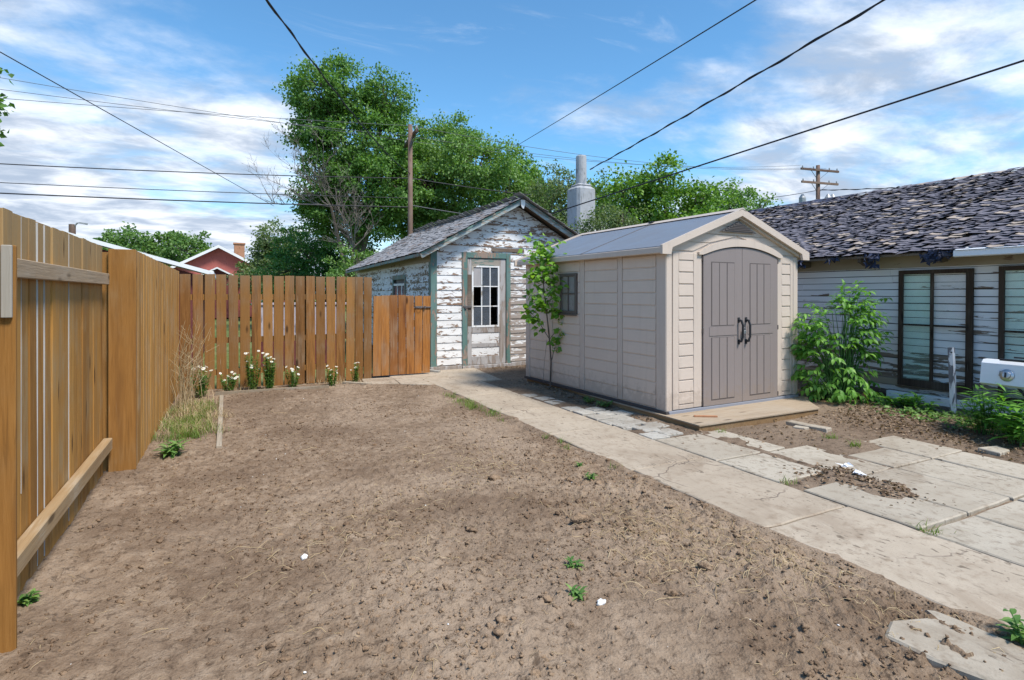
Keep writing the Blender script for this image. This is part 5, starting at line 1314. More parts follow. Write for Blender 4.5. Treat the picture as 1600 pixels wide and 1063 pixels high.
# ------------------------------------------------------------------ daisies along the back fence
def daisy(label, base, n_stems, ht, spread, seed, flowers):
    base = Vector(base); rnd = random.Random(seed); rg = np.random.default_rng(seed)
    root = thing('daisy_plant', label, 'flower', tuple(base), 'white daisies along the back fence')
    mb = MB(); pet = MB(); cen = MB(); P = []; D = []
    for i in range(n_stems):
        a = rnd.uniform(0, 6.28); r_ = spread * math.sqrt(rnd.random()); h = ht * rnd.uniform(0.55, 1.05)
        tp = base + Vector((math.cos(a) * r_, math.sin(a) * r_ * 0.6, h)); b = base + Vector((math.cos(a) * r_ * .4, math.sin(a) * r_ * .4, 0))
        mb.tube([b, b.lerp(tp, .5), tp], [0.0035, 0.003, 0.002], 4)
        for k in range(int(14 + 80 * h)):
            f = rnd.uniform(0.05, 0.88); a2 = rnd.uniform(0, 6.28)
            P.append(tuple(b.lerp(tp, f))); D.append((math.cos(a2), math.sin(a2), rnd.uniform(0, 1)))
        if i < flowers:
            n = Vector((rnd.gauss(0, .3), -0.4 + rnd.gauss(0, .3), 0.8)).normalized(); s = n.cross(Vector((1, 0, 0))).normalized(); t_ = n.cross(s); rr = rnd.uniform(0.016, 0.026)
            for k in range(9):
                a3 = 6.283 * k / 9; a4 = a3 + 0.55
                d1 = s * math.cos(a3) + t_ * math.sin(a3); d2 = s * math.cos(a4) + t_ * math.sin(a4)
                pet.add([tp, tp + d1 * rr, tp + (d1 + d2) * 0.54 * rr + n * .001, tp + d2 * rr], [(0, 1, 2, 3)])
            cc = [tp + n * 0.003 + (s * math.cos(6.283 * k / 6) + t_ * math.sin(6.283 * k / 6)) * rr * 0.32 for k in range(6)]
            cen.add(cc + [tp + n * 0.007], [(k, (k + 1) % 6, 6) for k in range(6)])
    Vv, F = leaf_full(np.array(P), np.array(D), np.tile(np.array([[0, 0, 1.0]]), (len(P), 1)), 0.055, 0.020, rg, 0.1, 0.3)
    obj('leaves', np_mesh('leaves', Vv, F, tuple(base)), M['leaf_weed'], root); obj('stems', mb, M['leaf_weed'], root, kind='stuff')
    obj('petals', pet, M['petal'], root, kind='stuff'); obj('flower_centres', cen, M['pollen'], root, kind='stuff')
for k, (x, y_, n, h, sp, fl_, lb) in enumerate([
        (-0.34, 9.25, 16, 0.48, 0.16, 14, 'daisies mixed with dry stalks at the corner of the back fence'),
        (0.03, 9.55, 12, 0.32, 0.17, 9, 'short spreading daisies, second clump from the fence corner'),
        (0.36, 9.56, 18, 0.58, 0.12, 10, 'tall daisy clump, third from the fence corner'),
        (0.60, 9.50, 26, 0.56, 0.12, 16, 'densest upright daisy clump, heavy with green leaves'),
        (0.95, 9.62, 11, 0.34, 0.17, 7, 'loose daisies just right of the densest clump'),
        (1.52, 9.42, 12, 0.33, 0.11, 8, 'daisy tuft by the edging plank nearer the gate'),
        (1.92, 9.55, 9, 0.34, 0.09, 6, 'rightmost daisy tuft, closest to the gate')]):
    daisy(lb, (x, y_, 0.0), n, h, sp, 70 + k, fl_)

# dry stalks in the corner
def blades(n, cx, cy, sx, sy, hmin, hmax, wd, rg, bend=0.5, z0=0.0, seg=3):
    """thin bent blades as strips"""
    x = cx + sx * rg.normal(size=n); y = cy + sy * rg.normal(size=n); h = rg.uniform(hmin, hmax, n); a = rg.uniform(0, 6.283, n); b = bend * rg.uniform(0.3, 1.2, n)
    V = []
    for k in range(seg + 1):
        t_ = k / seg; r_ = b * h * t_ ** 1.8; w_ = wd * (1 - 0.85 * t_)
        px, py = x + np.cos(a) * r_, y + np.sin(a) * r_; pz = z0 + h * t_ * (1 - 0.25 * b * t_)
        V.append(np.stack([px - np.sin(a) * w_, py + np.cos(a) * w_, pz], -1)); V.append(np.stack([px + np.sin(a) * w_, py - np.cos(a) * w_, pz], -1))
    V = np.stack(V, 1).reshape(-1, 3); m = 2 * (seg + 1); i = np.arange(n)[:, None] * m
    F = np.concatenate([i + np.array([[2 * k, 2 * k + 1, 2 * k + 3, 2 * k + 2]]) for k in range(seg)], 0)
    return V, F
dw = thing('dry_weed', 'tall dry straw coloured weed stalks in the corner of the fences', 'dry weed', (-0.46, 8.6, 0))
mb = MB(); rnd = random.Random(88)
for i in range(38):
    a = rnd.uniform(0, 6.28); r_ = rnd.uniform(0.03, 0.20); h = rnd.uniform(0.5, 1.22)
    b = Vector((-0.47 + rnd.gauss(0, .07), 8.55 + rnd.gauss(0, .22), 0)); tp = b + Vector((math.cos(a) * r_ + 0.10, math.sin(a) * r_, h))
    m_ = b.lerp(tp, 0.55) + Vector((-0.06 + rnd.gauss(0, .05), rnd.gauss(0, .05), 0)); mb.tube([b, b.lerp(m_, .5) + Vector((rnd.gauss(0, .02), 0, 0)), m_, tp], [0.0045, 0.004, 0.003, 0.0015], 4)
    for q in range(3):
        s0 = b.lerp(tp, rnd.uniform(.4, .9)); mb.tube([s0, s0 + Vector((rnd.gauss(0, .09), rnd.gauss(0, .09), rnd.uniform(.03, .18)))], [0.002, 0.001], 3)
obj('stalks', mb, M['straw'], dw, kind='stuff')
Vv, F = blades(260, -0.40, 8.1, 0.11, 0.45, 0.06, 0.24, 0.003, np.random.default_rng(5), 0.9)
obj('dead_grass', np_mesh('dead_grass', Vv, F, (-0.46, 8.6, 0)), M['straw'], dw, kind='stuff')

# ------------------------------------------------------------------ grasses and weeds
def merge(parts):
    V = []; F = []; o = 0
    for v, f in parts: V.append(v); F.append(f + o); o += len(v)
    return np.concatenate(V), np.concatenate(F)
rg = np.random.default_rng(99)
strip = []
for k in range(110): strip.append(blades(rg.integers(12, 30), -0.38 + 0.13 * rg.normal(), rg.uniform(6.6, 8.6), 0.04, 0.06, 0.04, 0.13, 0.003, rg, 0.9))
o = obj('green_grass', np_mesh('green_grass', *merge(strip)), M['grass'], None, kind='stuff'); o['label'] = 'green grass tufts along the foot of the left fence'; o['category'] = 'grass'
strip = []
for k in range(46): strip.append(blades(rg.integers(14, 30), -0.36 + 0.16 * rg.normal(), rg.uniform(6.9, 8.5), 0.07, 0.09, 0.05, 0.15, 0.0025, rg, 1.3))
for k in range(26): strip.append(blades(14, rg.uniform(-0.5, 2.0), 9.62 + 0.1 * rg.normal(), 0.08, 0.06, 0.05, 0.16, 0.0025, rg, 1.2))
o = obj('dry_grass', np_mesh('dry_grass', *merge(strip)), M['straw'], None, kind='stuff'); o['label'] = 'dry bleached grass in the strip beside the left and back fences'; o['category'] = 'grass'
strip = []
for k in range(34):
    f = rg.random(); strip.append(blades(rg.integers(12, 26), 2.93 + 0.05 * rg.normal(), 5.9 + 2.1 * f, 0.04, 0.05, 0.02, 0.08, 0.003, rg, 1.0))
for (x, y_) in ((2.96, 5.02), (2.98, 3.9), (2.93, 4.55), (3.0, 4.8)): strip.append(blades(22, x, y_, 0.025, 0.03, 0.02, 0.07, 0.003, rg, 1.0))
o = obj('path_grass', np_mesh('path_grass', *merge(strip)), M['grass'], None, kind='stuff'); o['label'] = 'short yellowish green grass along the left edge of the path'; o['category'] = 'grass'
for k, (x, y_, n, lb) in enumerate([(4.72, 4.33, 30, 'tiny green tuft at the corner of the platform step'), (5.52, 3.62, 60, 'bright grass tuft in the soil between pavers, left one of a pair'), (5.47, 3.36, 55, 'bright grass tuft in the soil between pavers, right one of a pair'),
        (3.90, 1.93, 40, 'small green tuft at the joint where four patio slabs meet'), (3.91, 2.93, 26, 'small tuft with rusty leaves at the path edge by a dirt filled joint')]):
    Vv, F = blades(n, x, y_, 0.035, 0.03, 0.02, 0.075, 0.0035, rg, 1.2, 0.012)
    solo('grass_tuft', np_mesh('grass_tuft', Vv, F, (x, y_, 0)), M['grass'], lb, 'grass tuft', (x, y_, 0))
for k, (x, y_, lb) in enumerate([(4.40, 6.35, 'small green weeds at the foot of the beige shed wall, farther clump'), (4.42, 6.0, 'small green weeds at the foot of the beige shed wall, nearer clump')]):
    lance_plant(lb, (x, y_, 0.02), 9, 0.07, 0.12, 300 + k, 'leaf_weed', 0.05, 'weed', 'weed', None, 0.5)
# scattered seedlings in the soil
for k, (x, y_, s_, lb) in enumerate([(1.67, 2.55, 0.05, 'lone green seedling in the soil below the middle of the yard'), (2.62, 3.75, 0.05, 'green seedling in the soil near the path, closest to its second joint'), (1.52, 2.30, 0.05, 'upright seedling near the white pebble in the foreground soil'),
        (2.72, 4.05, 0.04, 'little weed in the soil a hand from the path edge'), (-0.86, 3.47, 0.06, 'green leaf poking out under the left fence boards')]):
    lance_plant(lb, (x, y_, 0.0), 4, s_, 0.04, 330 + k, 'leaf_weed', s_ * 0.9, 'seedling', 'seedling', None, 0.4)
# ground cover by the house
P = []; 
pts = np.stack([6.75 + 0.75 * rg.random(1500) ** 0.7, 2.55 + 1.75 * rg.random(1500)], -1)
n_ = fbm(pts[:, 0] * 2.3, pts[:, 1] * 2.3, 3, 5); pts = pts[n_ > -0.06]
z_ = 0.03 + 0.08 * rg.random(len(pts)); Pp = np.stack([pts[:, 0] + 0.25, pts[:, 1] + 0.15, z_], -1); D = rg.normal(size=Pp.shape); D[:, 2] = 0.4 * rg.normal(size=len(Pp))
N = np.tile(np.array([[0, -0.2, 1.0]]), (len(Pp), 1)) + 0.3 * rg.normal(size=Pp.shape)
Vv, F = leaf_full(Pp, D, N, 0.055, 0.036, rg)
o = obj('ground_cover', np_mesh('ground_cover', Vv, F), M['leaf_weed'], None, kind='stuff'); o['label'] = 'low green creeping weeds on the soil bank before the house'; o['category'] = 'ground cover'

# ------------------------------------------------------------------ litter, clods, pebbles, straw
def ico(seed, sub=1):
    import bmesh
    bm = bmesh.new(); bmesh.ops.create_icosphere(bm, subdivisions=sub, radius=1)
    v = np.array([tuple(x.co) for x in bm.verts]); f = np.array([[y.index for y in x.verts] for x in bm.faces]); bm.free()
    r = np.random.default_rng(seed); v = v * (1 + 0.20 * r.normal(size=(len(v), 1))) * r.uniform(0.7, 1.3, (1, 3)) + 0.13 * r.normal(size=v.shape) 
    return v, f
lumps = [ico(s, 2) for s in range(5)]; small_l = [ico(s + 20, 1) for s in range(5)]
def scatter(name, pts, sizes, zf, shapes, mat, rg, flat=0.7, label=None, cat=None, sink=0.25):
    Vs = []; Fs = []; o = 0
    for (x, y_), s_ in zip(pts, sizes):
        v, f = shapes[rg.integers(len(shapes))]
        a = rg.uniform(0, 6.28); c, s = math.cos(a), math.sin(a)
        q = v * np.array([s_ * rg.uniform(.8, 1.4), s_ * rg.uniform(.7, 1.2), s_ * flat])
        q = np.stack([q[:, 0] * c - q[:, 1] * s + x, q[:, 0] * s + q[:, 1] * c + y_, q[:, 2]], -1)
        Vs.append(q); Fs.append(f + o); o += len(v)
    V = np.concatenate(Vs); F = np.concatenate(Fs)
    P_ = np.array(pts); h = zf(P_[:, 0], P_[:, 1]); reps = np.array([len(v) for v in Vs]); sz = np.array(sizes)
    V[:, 2] += np.repeat(h + sz * flat * (1 - 2 * sink) * 0.6, reps)
    me = np_mesh(name, V, F, smooth=False)
    o_ = obj(name, me, M[mat], None, kind='stuff')
    if label: o_['label'] = label; o_['category'] = cat
    return o_
def soil_pts(n, rg, bias=True):
    out = []
    while len(out) < n:
        x = rg.uniform(-0.86, 3.02); y_ = 0.9 + 8.4 * rg.random() ** 1.7
        d = 0.35 + 2.2 * fbm(np.array([x * 1.1 + 3]), np.array([y_ * 1.1]), 3, 21)[0] + (0.45 if x > 1.9 and y_ < 5.2 else 0)
        if not bias or rg.random() < max(0.06, d): out.append((x, y_))
    return out
rg = np.random.default_rng(123)
pts = soil_pts(1500, rg); scatter('soil_clods', pts, 0.005 + 0.017 * rg.random(1500) ** 3.2, dirt_h, lumps, 'clod', rg, 0.6, 'loose dark clods scattered over the bare soil', 'clods')
pts = soil_pts(15000, rg); scatter('soil_crumbs', pts, 0.0028 + 0.008 * rg.random(15000) ** 2.4, dirt_h, small_l, 'clod', rg, 0.8, 'fine soil crumbs over the bare yard', 'crumbs')
pts = soil_pts(150, rg, False); scatter('white_chips', pts, 0.002 + 0.005 * rg.random(150) ** 3, dirt_h, small_l, 'white_stone', rg, 0.6, 'tiny white chips of stone and wood in the soil', 'chips')
def one_stone(x, y_, s_, mat, lb, cat='stone', zf=dirt_h, seed=0, flat=0.55):
    v, f = lumps[seed % 5]; z_ = float(zf(np.array([x]), np.array([y_]))[0])
    solo('stone', np_mesh('stone', v * np.array([s_, s_ * 0.75, s_ * flat]), f, smooth=True), M[mat], lb, cat).location = (x, y_, z_ + s_ * 0.25)
one_stone(0.39, 3.34, 0.026, 'white_stone', 'bright white stone lying alone on the open soil', seed=1, flat=0.8)
one_stone(1.60, 2.20, 0.022, 'white_stone', 'pale pebble in the foreground soil right of the middle', seed=2)
one_stone(2.05, 3.05, 0.050, 'clod', 'large dark clod near the middle of the path side soil', 'clod', seed=3)
one_stone(1.90, 4.05, 0.055, 'clod', 'dark clump of soil halfway up the yard', 'clod', seed=4)
# straw
def straws(n, pts, lmin, lmax, wd, zf, rg, lift=0.012):
    V = []; F = []; o = 0
    for (x, y_) in pts:
        l = rg.uniform(lmin, lmax); a = rg.uniform(0, 6.28); b = rg.uniform(-1.2, 1.2); w_ = wd * rg.uniform(0.6, 1.3); seg = 4; px, py = x, y_; c = []
        for k in range(seg + 1):
            c.append((px, py)); aa = a + b * k / seg; px += math.cos(aa) * l / seg; py += math.sin(aa) * l / seg
        c = np.array(c); h = zf(c[:, 0], c[:, 1]) + w_ + lift * np.sin(np.linspace(0, math.pi, seg + 1)) * rg.random() + 0.002
        nx, ny = -math.sin(a), math.cos(a)
        ring = [np.stack([c[:, 0] + nx * w_, c[:, 1] + ny * w_, h], -1), np.stack([c[:, 0], c[:, 1], h + w_ * 1.3], -1), np.stack([c[:, 0] - nx * w_, c[:, 1] - ny * w_, h], -1)]
        v = np.stack(ring, 1).reshape(-1, 3); V.append(v)
        for k in range(seg):
            for e in (0, 1): F.append([o + 3 * k + e, o + 3 * k + e + 1, o + 3 * k + 4 + e, o + 3 * k + 3 + e])
        o += len(v)
    return np.concatenate(V), np.array(F)
pts = soil_pts(900, rg)
pts += [(2.30 + 0.22 * rg.normal(), 2.55 + 0.4 * rg.normal()) for _ in range(330)] + [(2.75 + 0.1 * rg.normal(), 2.0 + 0.5 * rg.normal()) for _ in range(160)] + [(1.85 + 0.3 * rg.normal(), 4.5 + 0.4 * rg.normal()) for _ in range(150)] + [(0.75 + 0.4 * rg.normal(), 3.6 + 0.4 * rg.normal()) for _ in range(110)]
pts = [(min(x, 2.98), y_) for x, y_ in pts]
Vv, F = merge([straws(0, pts[:900], 0.012, 0.06, 0.0008, dirt_h, rg), straws(0, pts[900:], 0.03, 0.13, 0.0012, dirt_h, rg, 0.03)])
o = obj('straw_bits', np_mesh('straw_bits', Vv, F), M['straw'], None, kind='stuff'); o['label'] = 'broken straw and dead roots scattered on the soil'; o['category'] = 'straw'
Vv, F = straws(0, soil_pts(22, rg, False), 0.10, 0.26, 0.0016, dirt_h, rg, 0.02)
o = obj('dry_twigs', np_mesh('dry_twigs', Vv, F), M['straw'], None, kind='stuff'); o['label'] = 'longer dry twigs lying on the soil'; o['category'] = 'twigs'
# dead leaves: bank by the house, pile on the patio, foot of the shed
P = []
for (n, cx, cy, sx, sy, zz) in ((900, 6.95, 4.1, 0.42, 0.55, 0.0), (500, 6.7, 2.9, 0.25, 0.6, 0.0), (260, 4.45, 2.60, 0.13, 0.26, 0.0), (80, 4.35, 2.95, 0.2, 0.1, 0.0), (200, 4.45, 7.3, 0.1, 0.7, 0.0), (160, 5.0, 10.1, 0.7, 0.12, 0.0), (120, 5.3, 3.9, 0.5, 0.3, 0.0), (90, 4.4, 5.6, 0.07, 0.8, 0)):
    x = cx + sx * rg.normal(size=n); y_ = cy + sy * rg.normal(size=n); ok = (x > 3.9) & (x < 8.4) & ~((x > 4.53) & (y_ > 4.44) & (y_ < 8.4) & (x < 7.1))
    x, y_ = x[ok], y_[ok]; P.append(np.stack([x, y_, np.maximum(patio_h(x, y_), 0.004) + 0.006 + 0.008 * rg.random(len(x))], -1))
P = np.concatenate(P); D = rg.normal(size=P.shape); D[:, 2] *= 0.15; N = 0.35 * rg.normal(size=P.shape); N[:, 2] += 1
Vv, F = leaf_full(P, D, N, 0.042, 0.026, rg, 0.3, 0.5)
o = obj('dead_leaves', np_mesh('dead_leaves', Vv, F), M['litter'], None, kind='stuff'); o['label'] = 'brown dead leaves drifted by the house and piled on the patio'; o['category'] = 'leaf litter'
for k, (x, y_, s_, lb) in enumerate([(4.52, 2.74, 0.055, 'crumpled white scrap on the leaf pile on the patio'), (4.62, 2.93, 0.045, 'small white scrap at the back of the leaf pile')]):
    rnd = random.Random(700 + k); mb = MB(); 
    for q in range(5):
        vs = [Vector((x + rnd.gauss(0, s_ * .6), y_ + rnd.gauss(0, s_ * .5), 0.045 + rnd.uniform(0, .03))) for _ in range(4)]; mb.add(vs, [(0, 1, 2), (0, 2, 3)])
    solo('paper_scrap', mb, M['trim_white'], lb, 'scrap', (x, y_, 0.04))
# ------------------------------------------------------------------ edging planks
solo('edging_plank', MB().box(-0.092, -0.042, 6.15, 9.2, -0.03, 0.020, 0.004), M['edging_wood'], 'weathered edging plank running beside the weedy strip on the left', 'plank', (-0.07, 7.6, 0))
solo('edging_plank', MB().beam((-0.15, 9.40, 0.01), (1.45, 9.27, 0.01), 0.05, 0.06), M['edging_wood'], 'weathered edging plank in front of the daisies at the back', 'plank', (0.6, 9.33, 0))
solo('edging_plank', MB().beam((1.75, 9.62, 0.015), (2.10, 9.25, 0.015), 0.10, 0.03), M['edging_wood'], 'short loose board lying on the soil near the gate', 'plank', (1.9, 9.4, 0))

# ------------------------------------------------------------------ right edge: grill, post, rail, logs
GR = thing('gas_grill', 'white gas grill control panel with one knob at the right edge', 'grill', (7.35, 2.75, 0))
P = [(7.24, 3.06, 0.80), (7.20, 3.06, 0.765), (7.16, 3.06, 0.555), (7.20, 3.06, 0.53), (7.32, 3.06, 0.53), (7.32, 3.06, 0.80)]
obj('control_panel', MB().prism(P, None, (0, -1.05, 0)), M['grill_white'], GR)
kn = MB(); c = Vector((7.176, 2.83, 0.655)); ax = Vector((-0.98, 0, 0.19)).normalized()
kn.tube([c, c + ax * 0.012], [0.064, 0.060], 20); obj('knob_ring', kn, M['steel'], GR, True)
kn = MB().tube([c + ax * 0.012, c + ax * 0.032, c + ax * 0.036], [0.038, 0.036, 0.028], 18); k_ = obj('knob', kn, M['steel'], GR)
b = c + ax * 0.038; obj('knob_grip', MB().beam(b + Vector((0.005, 0.0, 0.026)), b + Vector((-0.005, 0.0, -0.026)), 0.012, 0.014, (0, 1, 0)), M['black_metal'], k_)
for (dy, dz) in ((0.062, 0.018), (0.066, -0.004), (0.058, 0.036)):
    q = c + Vector((0, dy, dz)) + ax * 0.001; obj('dial_mark', MB().tube([q, q + ax * 0.003], 0.005, 8), M['black_metal'], GR)
obj('front_bar', MB().tube([(7.20, 2.90, 0.812), (7.20, 2.0, 0.812)], 0.012, 8), M['black_metal'], GR)
obj('grate', MB().tube([(7.30, 2.82, 0.835), (7.30, 2.02, 0.835)], 0.009, 6).tube([(7.36, 2.78, 0.83), (7.36, 2.02, 0.83)], 0.009, 6).tube([(7.30, 2.60, 0.833), (7.36, 2.60, 0.833)], 0.007, 6), M['black_metal'], GR)
obj('firebox', MB().box(7.33, 7.75, 2.05, 2.62, 0.55, 0.79, 0.01), M['black_metal'], GR)
for (x, y_) in ((7.26, 2.28), (7.26, 2.10), (7.70, 2.42), (7.70, 2.10)): obj('leg', MB().box(x - 0.015, x + 0.015, y_ - 0.015, y_ + 0.015, 0.0, 0.545), M['black_metal'], GR)
obj('gas_hose', MB().tube([(7.22, 2.76, 0.54), (7.21, 2.70, 0.47), (7.20, 2.62, 0.41), (7.22, 2.52, 0.36), (7.3, 2.4, 0.3)], 0.014, 8), M['black_metal'], GR)
pb = thing('wooden_post', 'short square post with flaking white paint standing before the house', 'post', (7.73, 3.58, 0))
obj('shaft', MB().beam((7.745, 3.565, 0.0), (7.735, 3.590, 0.855), 0.052, 0.052, (0, 1, 0)), M['white_post'], pb)
obj('bolt', MB().tube([(7.705, 3.575, 0.80), (7.700, 3.57, 0.80)], 0.008, 8), M['black_metal'], pb)
solo('steel_channel', MB().box(7.95, 7.962, 1.9, 4.45, 0.10, 0.195).box(7.963, 8.02, 1.9, 4.45, 0.183, 0.195).box(7.963, 8.02, 1.9, 4.45, 0.10, 0.112), M['white_channel'], 'long white painted channel lying along the foot of the house', 'channel', (7.98, 3.2, 0.1))
def log(p, q, r_, lb):
    t_ = thing('log', lb, 'log', tuple(p)); obj('bark_side', MB().tube([p, q], r_, 12, False), M['bark'], t_)
    d = (Vector(p) - Vector(q)).normalized()
    obj('cut_end', MB().tube([Vector(p) - d * 0.002, Vector(p) + d * 0.004], r_ * 0.97, 12), M['log_end'], t_)
log((7.66, 4.55, 0.125), (7.95, 5.1, 0.115), 0.066, 'cut log with a pale end half hidden at the foot of the shrub')
log((8.12, 4.36, 0.13), (8.30, 4.9, 0.12), 0.05, 'small orange ended log lying against the house foot')
solo('wire_hoop', MB().tube([(6.62 + 0.05 * math.cos(a), 2.43 + 0.05 * math.sin(a) * 0.4, 0.10 + 0.05 * math.sin(a)) for a in np.linspace(0, 6.28, 16)], 0.006, 6), M['steel'], 'small pale metal ring among the plants at the right edge', 'ring', (6.62, 2.43, 0.1))

# ------------------------------------------------------------------ neighbours beyond the fences
NS = thing('red_shed', 'low dark red shed roof with white edging just behind the left fence corner', 'shed', (-2.4, 15.5, 0))
obj('wall', MB().prism([(-0.52, 14.15, 0), (-0.52, 14.15, 1.90), (-3.2, 14.15, 2.68), (-5.8, 14.15, 1.9), (-5.8, 14.15, 0)], None, (0, 3.2, 0)), M['dark_red'], NS)
for s, (xa, xb) in enumerate(((-0.33, -3.2), (-6.1, -3.2))):
    za, zb = (1.965, 2.80) if s == 0 else (1.965, 2.798)
    P = [(xa, 13.95, za), (xb, 13.95, zb), (xb, 13.95, zb + 0.03), (xa, 13.95, za + 0.03)]; obj('roof_sheet', MB().prism(P if s else P[::-1], None, (0, 3.6, 0)), M['gutter_white'], NS)
    P = [(xa, 13.93, za - 0.05), (xb, 13.93, zb - 0.05), (xb, 13.93, zb + 0.036), (xa, 13.93, za + 0.036)]; obj('fascia', MB().prism(P if s else P[::-1], None, (0, 0.018, 0)), M['trim_white'], NS)
obj('eave_gutter', MB().box(-0.33, -0.25, 13.92, 17.5, 1.88, 1.99, 0.01), M['gutter_white'], NS)

RH = thing('red_house', 'distant dark pink gabled house with white barge boards beyond the back fence', 'house', (-0.45, 40, 0))
ax_, az_, sl_ = -0.45, 4.42, 0.55; hw = 4.3
obj('wall', MB().prism([(ax_ - hw, 40, 0), (ax_ + hw, 40, 0), (ax_ + hw, 40, az_ - hw * sl_), (ax_, 40, az_ - 0.03), (ax_ - hw, 40, az_ - hw * sl_)], None, (0, 9, 0)), M['red_stucco'], RH)
for sg in (-1, 1):
    xe_, ze_ = ax_ + sg * (hw + 0.4), az_ - (hw + 0.4) * sl_
    P = [(xe_, 39.55, ze_), (ax_, 39.55, az_), (ax_, 39.55, az_ + 0.12), (xe_, 39.55, ze_ + 0.12)]; obj('roof', MB().prism(P if sg < 0 else P[::-1], None, (0, 9.9, 0)), M['shingle_grey'], RH)
    P = [(xe_, 39.50, ze_ - 0.05), (ax_, 39.50, az_ - 0.05), (ax_, 39.50, az_ + 0.13), (xe_, 39.50, ze_ + 0.13)]; obj('barge_board', MB().prism(P if sg < 0 else P[::-1], None, (0, 0.045, 0)), M['trim_white'], RH)
px_, pz_ = -0.52, 3.02
obj('porch_recess', MB().prism([(px_ - 1.1, 38.6, 0), (px_ + 1.1, 38.6, 0), (px_ + 1.1, 38.6, 2.45), (px_, 38.6, pz_ - 0.06), (px_ - 1.1, 38.6, 2.45)], None, (0, 1.38, 0)), M['dark_red'], RH)
for sg in (-1, 1):
    P = [(px_ + sg * 1.4, 38.4, 2.28), (px_, 38.4, pz_), (px_, 38.4, pz_ + 0.10), (px_ + sg * 1.4, 38.4, 2.38)]; obj('porch_roof', MB().prism(P if sg < 0 else P[::-1], None, (0, 1.55, 0)), M['trim_white'], RH)
obj('window', MB().box(1.6, 2.6, 39.95, 39.99, 1.0, 2.2), M['glass_shed'], RH); obj('window', MB().box(-3.4, -2.4, 39.95, 39.99, 1.0, 2.2), M['glass_shed'], RH)
obj('chimney', MB().box(0.45, 1.10, 42.6, 43.3, 2.6, 4.86, 0.02).box(0.40, 1.15, 42.55, 43.35, 4.865, 4.98, 0.01), M['brick_orange'], RH)

WW = thing('garden_wall', 'pale pinkish low wall showing through the gaps of the back fence', 'wall', (0.9, 12.6, 0))
obj('body', MB().box(0.5, 2.3, 12.55, 12.70, 0.55, 1.25, 0.01), M['lilac_wall'], WW)
obj('base', MB().box(0.5, 2.3, 12.57, 12.68, 0.0, 0.545), M['dark_red'], WW)
obj('coping', MB().box(0.45, 2.35, 12.52, 12.73, 1.255, 1.31, 0.01), M['lilac_wall'], WW)

CH = thing('chimney_stack', 'tall grey chimney with a metal flue on a stuccoed block behind the sheds', 'chimney', (8.6, 12.8, 0))
c_ = at(1.89, 15.3); cx_, cy_ = c_.x, c_.y
bl = MB(); a8 = [(0.38, 0.12), (0.12, 0.38)]
obj('block', MB().box(cx_ - 0.30, cx_ + 0.30, cy_ - 0.30, cy_ + 0.30, 0, 4.40, 0.07), M['stucco'], CH)
obj('collar', MB().box(cx_ - 0.22, cx_ + 0.22, cy_ - 0.22, cy_ + 0.22, 4.401, 4.47, 0.03), M['stucco'], CH)
obj('flue', MB().tube([(cx_, cy_, 4.46), (cx_, cy_, 5.24), (cx_, cy_, 5.26)], [0.15, 0.143, 0.13], 20), M['stucco'], CH)
CH.location = (cx_, cy_, 0)
for ch in CH.children: ch.data.transform(Matrix.Translation((8.6 - cx_, 12.8 - cy_, 0)))

# ------------------------------------------------------------------ poles and wires
def pole(label, base, h, r_, arms, arm_dir, seed):
    base = Vector(base); root = thing('utility_pole', label, 'utility pole', tuple(base))
    obj('shaft', MB().tube([base - Vector((0, 0, .2)), base + Vector((0, 0, h * .5)), base + Vector((0, 0, h))], [r_, r_ * .88, r_ * .72], 12), M['pole_wood'], root, True)
    d = Vector(arm_dir).normalized()
    for (z_, half, off) in arms:
        c = base + Vector((0, 0, z_)) + d.cross(Vector((0, 0, 1))) * 0.16
        a_ = obj('crossarm', MB().beam(c - d * half * (1 - off), c + d * half * (1 + off), 0.10, 0.13), M['pole_wood'], root)
        for f in (-0.92, -0.35, 0.5, 0.92):
            p = c + d * half * (f + off); obj('insulator', MB().tube([p + Vector((0, 0, .06)), p + Vector((0, 0, .12)), p + Vector((0, 0, .20))], [0.02, 0.045, 0.035], 8), M['insulator'], a_)
        for s in (-1, 1): obj('brace', MB().beam(c + d * half * 0.5 * s, base + Vector((0, 0, z_ - 0.62)), 0.03, 0.012), M['rusty_steel'], root)
    return root
p1 = at(-3.906, 21.5); p2 = at(19.67, 36)
adir = at(-0.95, 2.5)
pole('weathered wooden utility pole rising behind the old shed roof', p1, 7.98, 0.115, [(7.66, 1.25, 0.60)], adir, 1)
P2 = pole('double armed wooden utility pole above the ragged roof on the right', p2, 9.75, 0.16, [(9.40, 1.55, 0.0), (8.58, 1.5, 0.0)], at(2.7, 0.9), 2)
for dx in (-1.0, 0.65, 0.95):
    q = p2 + at(dx, 0.0); obj('transformer_bushing', MB().tube([(q.x, q.y, 7.25), (q.x, q.y, 7.65), (q.x, q.y, 7.9)], [0.22, 0.22, 0.06], 10), M['insulator'], P2)
# streetlight far left
b_ = at(-29.84, 38); SLt = thing('street_light', 'far street light on a grey pole just above the left fence', 'street light', tuple(b_))
obj('shaft', MB().tube([b_, b_ + Vector((0, 0, 6.2))], [0.22, 0.20], 8), M['pole_wood'], SLt)
obj('arm', MB().tube([b_ + Vector((0, 0, 5.9)), b_ + at(0.35, 0, 6.3), b_ + at(0.6, 0, 6.3)], 0.05, 6), M['insulator'], SLt)
obj('lamp_head', MB().beam(b_ + at(0.55, 0, 6.29), b_ + at(0.95, 0, 6.22), 0.28, 0.12), M['insulator'], SLt)

